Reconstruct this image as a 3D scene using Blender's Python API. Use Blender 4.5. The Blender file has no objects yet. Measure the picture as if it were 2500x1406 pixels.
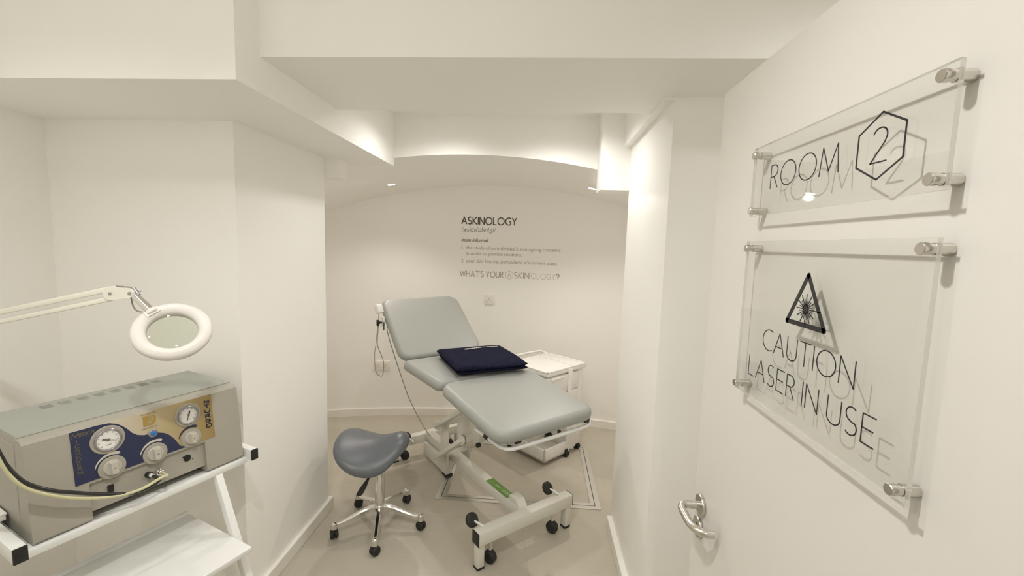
import bpy, bmesh, math, random
from mathutils import Matrix, Vector
random.seed(7)
scene = bpy.context.scene
COL = scene.collection

# ------------------------------------------------------------------ camera
YAW, PITCH, ROLL, CAM_H, FPX = -0.0609, 0.0993, 0.0297, 1.65, 1050.0
cy, sy, cp, sp = math.cos(YAW), math.sin(YAW), math.cos(PITCH), math.sin(PITCH)
fwd = Vector((sy*cp, cy*cp, -sp)); rgt = Vector((cy, -sy, 0)); upv = rgt.cross(fwd)
c_, s_ = math.cos(ROLL), math.sin(ROLL)
rgt, upv = c_*rgt + s_*upv, -s_*rgt + c_*upv
cam_data = bpy.data.cameras.new('camera')
cam_data.sensor_fit = 'HORIZONTAL'; cam_data.sensor_width = 36.0
cam_data.lens = FPX/2500.0*36.0; cam_data.clip_start = 0.02
cam = bpy.data.objects.new('photo_camera', cam_data); COL.objects.link(cam)
m = Matrix.Identity(4)
for i in range(3):
    m[i][0], m[i][1], m[i][2] = rgt[i], upv[i], -fwd[i]
m.translation = Vector((0, 0, CAM_H))
cam.matrix_world = m
scene.camera = cam

# ------------------------------------------------------------------ world, exposure
w = bpy.data.worlds.new('world'); scene.world = w; w.use_nodes = True
w.node_tree.nodes['Background'].inputs[0].default_value = (1.0, 0.97, 0.92, 1)
w.node_tree.nodes['Background'].inputs[1].default_value = 0.3
vs = scene.view_settings
vs.view_transform = 'Standard'; vs.look = 'None'; vs.gamma = 1.0; vs.use_curve_mapping = False
vs.exposure = 0.50
cyc = scene.cycles
cyc.max_bounces = 18; cyc.diffuse_bounces = 14; cyc.glossy_bounces = 6
cyc.transmission_bounces = 8; cyc.transparent_max_bounces = 12
cyc.caustics_reflective = False; cyc.caustics_refractive = False
cyc.sample_clamp_indirect = 4.0
cyc.use_denoising = True

LIGHT_COL = (1.0, 0.98, 0.935)
ALCOVE_COL = (1.0, 0.90, 0.82)
# room downlights: (x, y, ceiling z, power W, spot angle deg, colour, place)
DOWNLIGHTS = [
    (-0.40, 0.47, 2.56, 33, 142, 0.7, LIGHT_COL, 'main room ceiling in front of the bulkhead'),
    (-1.40, 0.50, 2.56, 11, 142, 0.7, LIGHT_COL, 'main room ceiling over the equipment corner'),
    (0.98, 0.85, 2.56, 8, 158, 0.8, LIGHT_COL, 'main room ceiling behind the open door'),
    (-0.55, 2.28, 2.42, 10, 150, 0.8, LIGHT_COL, 'ceiling slot before the arch, left side'),
    (0.08, 2.25, 2.42, 12.5, 150, 0.8, LIGHT_COL, 'ceiling slot before the arch, right side'),
    (-1.213, 3.47, None, 21, 150, 1.0, ALCOVE_COL, 'vaulted alcove ceiling, left side'),
    (0.387, 3.37, None, 21, 150, 1.0, ALCOVE_COL, 'vaulted alcove ceiling, right side'),
    (-1.30, -0.55, 2.56, 14, 160, 0.8, LIGHT_COL, 'corridor ceiling outside the doorway, left'),
    (0.10, -1.20, 2.56, 21, 160, 0.8, LIGHT_COL, 'corridor ceiling outside the doorway, right, added for fill light'),  # fill lamp added in the unseen corridor to lift the ambient light
]

# ------------------------------------------------------------------ materials
MATS = {}
def mat(name, color, rough=0.5, metal=0.0, bump=0.0, bscale=60.0, var=0.0, vscale=8.0, emit=None, spec=0.5, coat=0.0, sheen=0.0):
    if name in MATS: return MATS[name]
    M = bpy.data.materials.new(name); M.use_nodes = True
    nt = M.node_tree; b = nt.nodes['Principled BSDF']
    b.inputs['Base Color'].default_value = (*color, 1)
    b.inputs['Roughness'].default_value = rough
    b.inputs['Metallic'].default_value = metal
    b.inputs['Specular IOR Level'].default_value = spec
    if coat: b.inputs['Coat Weight'].default_value = coat; b.inputs['Coat Roughness'].default_value = 0.1
    if sheen: b.inputs['Sheen Weight'].default_value = sheen
    if emit:
        b.inputs['Emission Color'].default_value = (*emit[0], 1); b.inputs['Emission Strength'].default_value = emit[1]
    if var or bump:
        tc = nt.nodes.new('ShaderNodeTexCoord')
        if var:
            n = nt.nodes.new('ShaderNodeTexNoise'); n.inputs['Scale'].default_value = vscale; n.inputs['Detail'].default_value = 4
            nt.links.new(tc.outputs['Object'], n.inputs['Vector'])
            r = nt.nodes.new('ShaderNodeValToRGB')
            r.color_ramp.elements[0].position = 0.3; r.color_ramp.elements[1].position = 0.7
            r.color_ramp.elements[0].color = tuple(max(0, c*(1-var)) for c in color) + (1,)
            r.color_ramp.elements[1].color = tuple(min(1, c*(1+var)) for c in color) + (1,)
            nt.links.new(n.outputs['Fac'], r.inputs[0]); nt.links.new(r.outputs[0], b.inputs['Base Color'])
        if bump:
            n2 = nt.nodes.new('ShaderNodeTexNoise'); n2.inputs['Scale'].default_value = bscale; n2.inputs['Detail'].default_value = 3
            nt.links.new(tc.outputs['Object'], n2.inputs['Vector'])
            bp = nt.nodes.new('ShaderNodeBump'); bp.inputs['Strength'].default_value = bump; bp.inputs['Distance'].default_value = 0.002
            nt.links.new(n2.outputs['Fac'], bp.inputs['Height']); nt.links.new(bp.outputs['Normal'], b.inputs['Normal'])
    MATS[name] = M; return M

def thin_clear(name, tint, gloss_rough=0.02, extra=0.0):
    M = bpy.data.materials.new(name); M.use_nodes = True; nt = M.node_tree
    for n in list(nt.nodes): nt.nodes.remove(n)
    out = nt.nodes.new('ShaderNodeOutputMaterial'); mix = nt.nodes.new('ShaderNodeMixShader')
    t = nt.nodes.new('ShaderNodeBsdfTransparent'); t.inputs[0].default_value = (*tint, 1)
    g = nt.nodes.new('ShaderNodeBsdfGlossy'); g.inputs['Roughness'].default_value = gloss_rough
    f = nt.nodes.new('ShaderNodeFresnel')
    ge = nt.nodes.new('ShaderNodeNewGeometry'); io = nt.nodes.new('ShaderNodeMapRange')   # same reflectance from both sides of the sheet
    io.inputs['To Min'].default_value = 1.45; io.inputs['To Max'].default_value = 1/1.45
    nt.links.new(ge.outputs['Backfacing'], io.inputs['Value']); nt.links.new(io.outputs[0], f.inputs[0])
    a = nt.nodes.new('ShaderNodeMath'); a.operation = 'ADD'; a.inputs[1].default_value = extra
    nt.links.new(f.outputs[0], a.inputs[0]); nt.links.new(a.outputs[0], mix.inputs[0])
    nt.links.new(t.outputs[0], mix.inputs[1]); nt.links.new(g.outputs[0], mix.inputs[2])
    nt.links.new(mix.outputs[0], out.inputs[0])
    MATS[name] = M; return M

WALL = mat('wall_paint', (0.91, 0.902, 0.877), 0.55, bump=0.05, bscale=120)
CEIL = mat('ceiling_paint', (0.91, 0.902, 0.875), 0.6, bump=0.05, bscale=120)
DOORM = mat('door_paint', (0.725, 0.705, 0.67), 0.42, bump=0.03, bscale=200)
SKIRT = mat('skirting_gloss', (0.84, 0.825, 0.78), 0.3)
WHITE_METAL = mat('white_coated_metal', (0.80, 0.81, 0.80), 0.32)
CREAM_METAL = mat('cream_coated_steel', (0.70, 0.69, 0.63), 0.38)
WHITE_PLASTIC = mat('white_plastic', (0.85, 0.84, 0.82), 0.35)
LAMP_WHITE = mat('lamp_white_plastic', (0.77, 0.74, 0.715), 0.4)
LAMP_CREAM = mat('lamp_cream_paint', (0.80, 0.78, 0.70), 0.45)
GREY_VINYL = mat('pale_grey_vinyl', (0.335, 0.347, 0.33), 0.45, bump=0.06, bscale=400)
SLATE_VINYL = mat('slate_grey_vinyl', (0.115, 0.125, 0.14), 0.36, bump=0.08, bscale=420)
BLACK = mat('black_plastic', (0.012, 0.012, 0.012), 0.45)
BLACK_RUBBER = mat('black_rubber', (0.018, 0.018, 0.017), 0.6)
CHROME = mat('chrome', (0.78, 0.77, 0.74), 0.12, metal=1.0)
STEEL = mat('brushed_steel', (0.66, 0.635, 0.59), 0.24, metal=1.0, bump=0.05, bscale=300)
ALU = mat('satin_aluminium', (0.72, 0.71, 0.67), 0.32, metal=1.0)
DARK_GROOVE = mat('dark_groove', (0.10, 0.095, 0.085), 0.7)
MACHINE = mat('machine_beige', (0.365, 0.345, 0.295), 0.42, bump=0.04, bscale=260)
MACHINE_TOP = mat('machine_lid_grey', (0.32, 0.335, 0.30), 0.2)
MACHINE_LINE = mat('machine_vent_line', (0.22, 0.22, 0.19), 0.7)
NAVY_PANEL = mat('panel_navy', (0.021, 0.028, 0.075), 0.35)
TOWELM = mat('navy_terry', (0.0115, 0.0125, 0.030), 0.95, bump=0.9, bscale=340, var=0.35, vscale=60, spec=0.08)
STITCH = mat('cream_stitching', (0.75, 0.72, 0.62), 0.8)
GOLD_TEXT = mat('panel_gold_print', (0.15, 0.125, 0.055), 0.5)
GOLD_LOGO = mat('logo_gold', (0.36, 0.24, 0.06), 0.4)
BROWN_PRINT = mat('logo_brown_print', (0.20, 0.15, 0.09), 0.6)
NAVY_PRINT = mat('panel_navy_print', (0.018, 0.022, 0.06), 0.5)
KNOB = mat('knob_beige_plastic', (0.50, 0.48, 0.42), 0.25)
DIAL = mat('gauge_white_face', (0.78, 0.77, 0.75), 0.5)
CREAM_PRINT = mat('panel_cream_print', (0.56, 0.52, 0.45), 0.5)
BEZEL = mat('gauge_grey_bezel', (0.36, 0.35, 0.36), 0.25, metal=0.6)
BLUE_LED = mat('blue_indicator', (0.02, 0.17, 0.55), 0.15)
INK = mat('black_lettering', (0.014, 0.014, 0.016), 0.4)
GREEN = mat('green_sticker', (0.13, 0.27, 0.05), 0.45)
GREEN_TXT = mat('sticker_pale_print', (0.38, 0.48, 0.28), 0.5)
TUBE_CLEAR = mat('cream_hose', (0.60, 0.58, 0.36), 0.2, coat=0.5)
TUBE_BLACK = mat('black_hose', (0.012, 0.012, 0.014), 0.12, coat=0.5)
CABLE = mat('grey_cable', (0.33, 0.32, 0.27), 0.5)
SOCKET = mat('socket_white', (0.84, 0.80, 0.745), 0.4)
SOCKET_HOLE = mat('socket_slot', (0.50, 0.47, 0.42), 0.6)
TRAY_GREY = mat('tray_grey', (0.50, 0.51, 0.48), 0.3)
TXT = [mat('vinyl_text_dark', (0.095, 0.084, 0.072), 0.6), mat('vinyl_text_brown', (0.26, 0.235, 0.195), 0.6),
       mat('vinyl_text_taupe', (0.42, 0.375, 0.32), 0.6), mat('vinyl_text_pale', (0.58, 0.54, 0.48), 0.6)]
ACRYL = thin_clear('clear_acrylic', (0.985, 0.988, 0.98))
LENS = thin_clear('magnifier_glass', (0.945, 0.965, 0.92), 0.02, 0.01)
def edge_mat():
    M = bpy.data.materials.new('acrylic_edge'); M.use_nodes = True; nt = M.node_tree
    b = nt.nodes['Principled BSDF']; b.inputs['Base Color'].default_value = (0.80, 0.80, 0.77, 1)
    b.inputs['Roughness'].default_value = 0.15; b.inputs['Transmission Weight'].default_value = 0.55
    return M
ACRYL_EDGE = edge_mat()
def lens_mat():
    M = bpy.data.materials.new('downlight_lens'); M.use_nodes = True
    b = M.node_tree.nodes['Principled BSDF']
    b.inputs['Emission Color'].default_value = (1, 0.97, 0.92, 1); b.inputs['Emission Strength'].default_value = 14.0
    return M
DL_LENS = lens_mat()

def floor_mat():
    M = bpy.data.materials.new('stone_effect_floor'); M.use_nodes = True; nt = M.node_tree
    b = nt.nodes['Principled BSDF']
    tc = nt.nodes.new('ShaderNodeTexCoord')
    mp = nt.nodes.new('ShaderNodeMapping'); mp.inputs['Rotation'].default_value = (0, 0, math.radians(-7)); mp.inputs['Location'].default_value = (0.35, 0.52, 0)
    nt.links.new(tc.outputs['Object'], mp.inputs['Vector'])
    n = nt.nodes.new('ShaderNodeTexNoise'); n.inputs['Scale'].default_value = 2.6; n.inputs['Detail'].default_value = 7; n.inputs['Roughness'].default_value = 0.6
    nt.links.new(mp.outputs[0], n.inputs['Vector'])
    mp2 = nt.nodes.new('ShaderNodeMapping'); mp2.inputs['Scale'].default_value = (4, 40, 1)
    nt.links.new(mp.outputs[0], mp2.inputs['Vector'])
    n2 = nt.nodes.new('ShaderNodeTexNoise'); n2.inputs['Scale'].default_value = 2.0; n2.inputs['Detail'].default_value = 4
    nt.links.new(mp2.outputs[0], n2.inputs['Vector'])
    mx = nt.nodes.new('ShaderNodeMath'); mx.operation = 'MULTIPLY_ADD'; mx.inputs[1].default_value = 0.35
    nt.links.new(n2.outputs['Fac'], mx.inputs[0]); nt.links.new(n.outputs['Fac'], mx.inputs[2])
    r = nt.nodes.new('ShaderNodeValToRGB')
    r.color_ramp.elements[0].position = 0.35; r.color_ramp.elements[1].position = 0.95
    r.color_ramp.elements[0].color = (0.465, 0.43, 0.355, 1); r.color_ramp.elements[1].color = (0.545, 0.505, 0.425, 1)
    nt.links.new(mx.outputs[0], r.inputs[0])
    br = nt.nodes.new('ShaderNodeTexBrick'); br.offset = 0.5; br.inputs['Scale'].default_value = 1.0
    br.inputs['Brick Width'].default_value = 1.2; br.inputs['Row Height'].default_value = 0.6
    br.inputs['Mortar Size'].default_value = 0.0012; br.inputs['Mortar Smooth'].default_value = 0.1
    br.inputs['Color1'].default_value = (1, 1, 1, 1); br.inputs['Color2'].default_value = (0.965, 0.965, 0.97, 1); br.inputs['Mortar'].default_value = (0.82, 0.80, 0.78, 1)
    nt.links.new(mp.outputs[0], br.inputs['Vector'])
    mul = nt.nodes.new('ShaderNodeMix'); mul.data_type = 'RGBA'; mul.blend_type = 'MULTIPLY'; mul.inputs[0].default_value = 1.0
    nt.links.new(r.outputs[0], mul.inputs[6]); nt.links.new(br.outputs['Color'], mul.inputs[7])
    nt.links.new(mul.outputs[2], b.inputs['Base Color'])
    b.inputs['Roughness'].default_value = 0.34; b.inputs['Specular IOR Level'].default_value = 0.45
    return M
FLOOR = floor_mat()

def gold_panel_mat():
    # printed panel: cream fading to gold along its length (a print, fixed to the object)
    M = bpy.data.materials.new('panel_gold_fade'); M.use_nodes = True; nt = M.node_tree
    b = nt.nodes['Principled BSDF']; tc = nt.nodes.new('ShaderNodeTexCoord'); sx = nt.nodes.new('ShaderNodeSeparateXYZ')
    nt.links.new(tc.outputs['Object'], sx.inputs[0])
    mr = nt.nodes.new('ShaderNodeMapRange'); mr.inputs['From Min'].default_value = -0.085; mr.inputs['From Max'].default_value = 0.195
    nt.links.new(sx.outputs['Y'], mr.inputs['Value'])
    r = nt.nodes.new('ShaderNodeValToRGB')
    r.color_ramp.elements[0].color = (0.56, 0.50, 0.41, 1); r.color_ramp.elements[1].color = (0.29, 0.205, 0.07, 1)
    e = r.color_ramp.elements.new(0.45); e.color = (0.43, 0.35, 0.20, 1)
    nt.links.new(mr.outputs[0], r.inputs[0]); nt.links.new(r.outputs[0], b.inputs['Base Color'])
    b.inputs['Roughness'].default_value = 0.4
    return M
GOLD_PANEL = gold_panel_mat()

# ------------------------------------------------------------------ mesh builder
class MB:
    def __init__(self, xf=None): self.v = []; self.f = []; self.mi = []; self.xf = xf or Matrix.Identity(4); self.cur = 0
    def add(self, vs_, fs_):
        o = len(self.v)
        for p in vs_: self.v.append(tuple(self.xf @ Vector(p)))
        for f in fs_: self.f.append(tuple(i+o for i in f)); self.mi.append(self.cur)
        return self
    def box(self, x0, x1, y0, y1, z0, z1, bev=0.0, seg=2):
        if bev <= 0:
            vs_ = [(x, y, z) for z in (z0, z1) for y in (y0, y1) for x in (x0, x1)]
            return self.add(vs_, [(0, 2, 3, 1), (4, 5, 7, 6), (0, 1, 5, 4), (2, 6, 7, 3), (0, 4, 6, 2), (1, 3, 7, 5)])
        bm = bmesh.new(); bmesh.ops.create_cube(bm, size=1)
        for q in bm.verts: q.co = Vector(((x0+x1)/2 + q.co.x*(x1-x0), (y0+y1)/2 + q.co.y*(y1-y0), (z0+z1)/2 + q.co.z*(z1-z0)))
        bmesh.ops.bevel(bm, geom=list(bm.edges), offset=bev, segments=seg, profile=0.5, affect='EDGES')
        return self.bm(bm)
    def bm(self, bm):
        bm.verts.ensure_lookup_table(); bm.verts.index_update()
        self.add([tuple(q.co) for q in bm.verts], [tuple(q.index for q in f.verts) for f in bm.faces]); bm.free(); return self
    def bar(self, p0, p1, wdt, dpt, up=(0, 0, 1), bev=0.0):
        """box beam from p0 to p1; wdt across (side), dpt along up"""
        p0, p1 = Vector(p0), Vector(p1); d = p1-p0; L = d.length; d.normalize()
        s = d.cross(Vector(up)); s.normalize(); u = s.cross(d)
        X = Matrix.Identity(4)
        for i in range(3): X[i][0], X[i][1], X[i][2], X[i][3] = s[i], d[i], u[i], p0[i]
        keep = self.xf; self.xf = keep @ X
        self.box(-wdt/2, wdt/2, 0, L, -dpt/2, dpt/2, bev); self.xf = keep; return self
    def ring(self, c, a, b, r, n, r2=None):
        r2 = r if r2 is None else r2
        return [tuple(c + a*(r*math.cos(2*math.pi*i/n)) + b*(r2*math.sin(2*math.pi*i/n))) for i in range(n)]
    def loft(self, rings, cap0=True, cap1=True, closed=False):
        n = len(rings[0]); vs_ = [p for r in rings for p in r]; fs_ = []
        K = len(rings)
        for k in range(K if closed else K-1):
            k2 = (k+1) % K
            for i in range(n):
                j = (i+1) % n
                fs_.append((k*n+i, k*n+j, k2*n+j, k2*n+i))
        if not closed:
            if cap0: fs_.append(tuple(range(n-1, -1, -1)))
            if cap1: fs_.append(tuple((K-1)*n+i for i in range(n)))
        return self.add(vs_, fs_)
    def lathe(self, prof, p0=(0, 0, 0), axis=(0, 0, 1), n=28):
        """prof: list of (radius, distance along axis)"""
        d = Vector(axis).normalized(); a = d.orthogonal().normalized(); b = d.cross(a); p0 = Vector(p0)
        return self.loft([self.ring(p0 + d*h, a, b, max(r, 1e-5), n) for r, h in prof])
    def cyl(self, p0, p1, r, n=20, r1=None, bev=0.0):
        p0, p1 = Vector(p0), Vector(p1); L = (p1-p0).length; r1 = r if r1 is None else r1
        if bev: return self.lathe([(r-bev, 0), (r, bev), (r1, L-bev), (r1-bev, L)], p0, p1-p0, n)
        return self.lathe([(r, 0), (r1, L)], p0, p1-p0, n)
    def tube(self, pts, r, n=10, smooth=6, closed=False):
        P = [Vector(p) for p in pts]
        if smooth > 1:
            Q = []; K = len(P)
            rng = range(K if closed else K-1)
            for i in rng:
                a = P[i-1] if (i > 0 or closed) else P[0]*2-P[1]
                b, c = P[i], P[(i+1) % K]
                d = P[(i+2) % K] if (i+2 < K or closed) else P[-1]*2-P[-2]
                for s in range(smooth):
                    t = s/smooth
                    Q.append(0.5*((2*b) + (c-a)*t + (2*a-5*b+4*c-d)*t*t + (3*b-a-3*c+d)*t**3))
            if not closed: Q.append(P[-1])
            P = Q
        rings = []; a = None
        for i, p in enumerate(P):
            if closed: d = P[(i+1) % len(P)]-P[i-1]
            else: d = (P[min(i+1, len(P)-1)]-P[max(i-1, 0)])
            d.normalize()
            if a is None: a = d.orthogonal().normalized()
            a = (a - d*a.dot(d)).normalized(); b = d.cross(a)
            rr = r(i/(len(P)-1)) if callable(r) else r
            rings.append(self.ring(p, a, b, rr, n))
        return self.loft(rings, closed=closed)
    def prism(self, poly, z0, z1):
        n = len(poly); vs_ = [(x, y, z0) for x, y in poly] + [(x, y, z1) for x, y in poly]
        fs_ = [tuple(range(n-1, -1, -1)), tuple(range(n, 2*n))] + [(i, (i+1) % n, (i+1) % n+n, i+n) for i in range(n)]
        return self.add(vs_, fs_)
    def sphere(self, c, r, n=16, k=10, sx=1, sy_=1, sz=1):
        rings = []
        for j in range(k+1):
            t = math.pi*j/k; rr = max(math.sin(t), 1e-4)*r
            rings.append([(c[0]+sx*rr*math.cos(2*math.pi*i/n), c[1]+sy_*rr*math.sin(2*math.pi*i/n), c[2]-sz*r*math.cos(t)) for i in range(n)])
        return self.loft(rings)
    def pad(self, w, l, th, cr, er, dome=0.0, n=8, under=0.012):
        """rounded cushion: width w (x), length l (y from 0), thickness th, corner radius cr, edge radius er"""
        def loop(ins, z):
            hw, hl = w/2-ins, l/2-ins; c = max(min(cr-ins, hw, hl), 0.004); pts = []
            for (sx, sy2, a0) in ((1, 1, 0), (-1, 1, 90), (-1, -1, 180), (1, -1, 270)):
                for i in range(n+1):
                    a = math.radians(a0 + 90*i/n)
                    pts.append((sx*(hw-c) + c*math.cos(a), l/2 + sy2*(hl-c) + c*math.sin(a), z))
            return pts
        L = [loop(under+0.012, 0), loop(under, 0.002), loop(under*0.3, 0.012), loop(0, min(0.02, th*0.4))]
        for i in range(7):
            a = math.radians(90*i/6); L.append(loop(er*(1-math.cos(a)), th-er+er*math.sin(a)))
        m_ = min(w, l)/2
        for q in (0.35, 0.6, 0.8, 0.95): L.append(loop(er + (m_-er)*q*0.98, th + dome*(1-(1-q)**2)))
        return self.loft(L)
    def build(self, name, material, parent=None, smooth=True, angle=35):
        me = bpy.data.meshes.new(name); me.from_pydata(self.v, [], self.f)
        for mm in (material if isinstance(material, (list, tuple)) else [material]): me.materials.append(mm)
        if any(self.mi): me.polygons.foreach_set('material_index', self.mi)
        bm = bmesh.new(); bm.from_mesh(me); bmesh.ops.recalc_face_normals(bm, faces=bm.faces)
        if smooth:
            for f in bm.faces: f.smooth = True
            ca = math.radians(angle)
            for e in bm.edges:
                if len(e.link_faces) == 2 and e.calc_face_angle(0) > ca: e.smooth = False
        bm.to_mesh(me); bm.free(); me.update()
        o = bpy.data.objects.new(name, me); COL.objects.link(o)
        if parent: o.parent = parent
        return o

def tag(o, label=None, cat=None, group=None, kind=None):
    if label: o['label'] = label
    if cat: o['category'] = cat
    if group: o['group'] = group
    if kind: o['kind'] = kind
    return o
def thing(name, label, cat, loc=(0, 0, 0), rz=0.0, group=None):
    o = bpy.data.objects.new(name, None); o.empty_display_size = 0.05; COL.objects.link(o)
    o.location = loc; o.rotation_euler = (0, 0, rz)
    return tag(o, label, cat, group)
def struct(name, mb, material, parent=None, smooth=False):
    o = mb.build(name, material, parent, smooth)
    o['kind'] = 'structure'
    return o

# ------------------------------------------------------------------ lettering
def arc(cx, cy_, rx, ry, a0, a1, n=14):
    return [(cx + rx*math.cos(math.radians(a0+(a1-a0)*i/n)), cy_ + ry*math.sin(math.radians(a0+(a1-a0)*i/n))) for i in range(n+1)]
GL = {
 'A': (0.66, [[(0, 0), (0.33, 1), (0.66, 0)], [(0.12, 0.34), (0.54, 0.34)]]),
 'B': (0.5, [[(0, 0), (0, 1), (0.24, 1)] + arc(0.24, 0.765, 0.21, 0.235, 90, -90) + [(0, 0.53)], [(0.24, 0.53)] + arc(0.24, 0.265, 0.25, 0.265, 90, -90) + [(0, 0)]]),
 'C': (0.62, [arc(0.44, 0.5, 0.44, 0.5, 60, 300, 22)]),
 'D': (0.64, [[(0, 0), (0, 1), (0.2, 1)] + arc(0.2, 0.5, 0.43, 0.5, 90, -90, 18) + [(0, 0)]]),
 'E': (0.44, [[(0.44, 1), (0, 1), (0, 0), (0.44, 0)], [(0, 0.52), (0.38, 0.52)]]),
 'G': (0.7, [arc(0.44, 0.5, 0.44, 0.5, 55, 270, 20) + [(0.56, 0.01), (0.68, 0.08), (0.68, 0.46), (0.48, 0.46)]]),
 'H': (0.58, [[(0, 0), (0, 1)], [(0.58, 0), (0.58, 1)], [(0, 0.52), (0.58, 0.52)]]),
 'I': (0.0, [[(0, 0), (0, 1)]]),
 'K': (0.52, [[(0, 0), (0, 1)], [(0.5, 1), (0.02, 0.5), (0.52, 0)]]),
 'L': (0.4, [[(0, 1), (0, 0), (0.4, 0)]]),
 'M': (0.82, [[(0, 0), (0.1, 1), (0.41, 0.12), (0.72, 1), (0.82, 0)]]),
 'N': (0.6, [[(0, 0), (0, 1), (0.6, 0), (0.6, 1)]]),
 'O': (0.86, [arc(0.43, 0.5, 0.43, 0.5, 0, 360, 30)]),
 'R': (0.46, [[(0, 0), (0, 1), (0.2, 1)] + arc(0.2, 0.75, 0.22, 0.25, 90, -90) + [(0, 0.5)], [(0.2, 0.5), (0.46, 0)]]),
 'S': (0.46, [arc(0.24, 0.75, 0.21, 0.25, 50, 250, 12) + [(0.3, 0.46)] + arc(0.23, 0.26, 0.23, 0.26, 60, -135, 12)]),
 'T': (0.56, [[(0, 1), (0.56, 1)], [(0.28, 1), (0.28, 0)]]),
 'U': (0.56, [[(0, 1), (0, 0.3)] + arc(0.28, 0.28, 0.28, 0.28, 180, 360, 14) + [(0.56, 1)]]),
 'W': (0.92, [[(0, 1), (0.23, 0), (0.46, 0.9), (0.69, 0), (0.92, 1)]]),
 'Y': (0.56, [[(0, 1), (0.28, 0.5), (0.56, 1)], [(0.28, 0.5), (0.28, 0)]]),
 "'": (0.0, [[(0, 1), (0, 0.78)]]),
 '?': (0.36, [arc(0.17, 0.76, 0.18, 0.24, 160, -60, 12) + [(0.16, 0.42), (0.16, 0.28)], [(0.16, 0.03), (0.16, 0.0)]]),
 '2': (0.46, [arc(0.23, 0.76, 0.21, 0.24, 160, -20, 14) + [(0.38, 0.55), (0, 0), (0.48, 0)]]),
 ' ': (0.26, []),
}
def stroke_text(s, width=None, h=1.0, x0=0.0, y0=0.0, gap=0.17):
    """polylines of a string; scaled in x to `width`"""
    out = []; x = 0.0
    for ch in s:
        gw, ps = GL[ch]
        for p in ps: out.append([(x+px, py) for px, py in p])
        x += gw + (0 if ch == ' ' else gap)
    total = x-gap
    sx = (width/total) if width else h
    return [[(x0+px*sx, y0+py*h) for px, py in p] for p in out]
def strokes(mb, polys, wd, to3, th):
    """flat ribbons with round joins; to3(x, y, d) maps to 3D, d = height off the surface"""
    def slab(poly):
        n = len(poly)
        mb.add([to3(x, y, 0) for x, y in poly] + [to3(x, y, th) for x, y in poly],
               [tuple(range(n)), tuple(range(2*n-1, n-1, -1))] + [(i, (i+1) % n, (i+1) % n+n, i+n) for i in range(n)])
    r = wd/2
    for p in polys:
        for i in range(len(p)-1):
            (xa, ya), (xb, yb) = p[i], p[i+1]; L = math.hypot(xb-xa, yb-ya)
            if L < 1e-7: continue
            nx, ny = -(yb-ya)/L*r, (xb-xa)/L*r; ex, ey = (xb-xa)/L*r*0.4, (yb-ya)/L*r*0.4
            slab([(xa+nx-ex, ya+ny-ey), (xa-nx-ex, ya-ny-ey), (xb-nx+ex, yb-ny+ey), (xb+nx+ex, yb+ny+ey)])

def font_text(name, body, size, to3, material, parent, shear=0.0, width=None, bold=0.0, x0=0.0, y0=0.0):
    cu = bpy.data.curves.new(name, 'FONT'); cu.body = body; cu.size = size; cu.shear = shear; cu.offset = bold; cu.resolution_u = 3
    tmp = bpy.data.objects.new(name, cu); COL.objects.link(tmp)
    dg = bpy.context.evaluated_depsgraph_get(); dg.update()
    me = bpy.data.meshes.new_from_object(tmp.evaluated_get(dg))
    bpy.data.objects.remove(tmp); bpy.data.curves.remove(cu)
    xs = [v.co.x for v in me.vertices]
    sx = width/(max(xs)-min(xs)) if width else 1.0; xm = min(xs)
    for v in me.vertices: v.co = Vector(to3(x0+(v.co.x-xm)*sx, y0+v.co.y, 0.0004))
    me.materials.clear(); me.materials.append(material); me.name = name
    o = bpy.data.objects.new(name, me); COL.objects.link(o); o.parent = parent
    return o

# ================================================================== THE SETTING
CZ, CM = 2.42, 2.56
def wall_y(x): return 3.986 - 0.098*(x+0.447)**2
VR, VX, VZ = 3.95, -0.44, 2.186
def vault_z(x): return VZ - VR + math.sqrt(VR*VR-(x-VX)**2)

struct('floor', MB().box(-2.6, 1.9, -2.0, 4.3, -0.06, 0.0), FLOOR)
struct('ceiling', MB().box(-2.6, 1.9, -2.0, 1.60, CM, CM+0.06), CEIL)
struct('ceiling_slot', MB().box(-2.6, 1.9, 1.60, 2.66, CZ, CM+0.06), CEIL)
struct('wall_left', MB().box(-2.15, -2.05, 0.15, 1.70, 0, CM), WALL)
struct('wall_left_pier', MB().box(-2.15, -1.24, 1.70, 2.43, 0, 2.11), WALL)
struct('wall_right_pier', MB().box(0.486, 1.55, 1.71, 2.475, 0, CZ), WALL)
struct('wall_right', MB().box(1.45, 1.55, 0.15, 1.71, 0, CM), WALL)
struct('wall_front_left', MB().box(-2.15, -0.80, 0.15, 0.25, 0, CM), WALL)
struct('wall_front_right', MB().box(0.50, 1.45, 0.15, 0.25, 0, CM), WALL)
struct('wall_front_lintel', MB().box(-0.80, 0.50, 0.15, 0.25, 2.06, CM), WALL)
struct('wall_corridor_back', MB().box(-2.6, 1.9, -2.0, -1.9, 0, CM), WALL)
struct('wall_corridor_left', MB().box(-2.6, -2.5, -1.9, 0.15, 0, CM), WALL)
struct('wall_corridor_right', MB().box(1.8, 1.9, -1.9, 0.15, 0, CM), WALL)
# left bulkhead, dropped soffit, boxing
struct('ceiling_beam_left', MB().box(-2.15, -0.907, 1.262, 2.64, 2.11, CM), CEIL)
struct('ceiling_soffit_middle', MB().box(-0.907, 1.45, 1.375, 1.91, 2.22, CM), CEIL)
struct('trim_1', MB().box(-1.30, -1.157, 2.43, 2.545, 2.003, 2.11), WALL)                 # small boxed corbel
struct('trim_2', MB().box(0.449, 0.50, 1.712, 2.50, 2.210, CZ), WALL)                      # pipe boxing along the right wall
struct('trim_3', MB().box(0.326, 0.486, 2.475, 2.64, 1.972, CZ), WALL)                    # boxed downstand beside the arch
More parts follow.
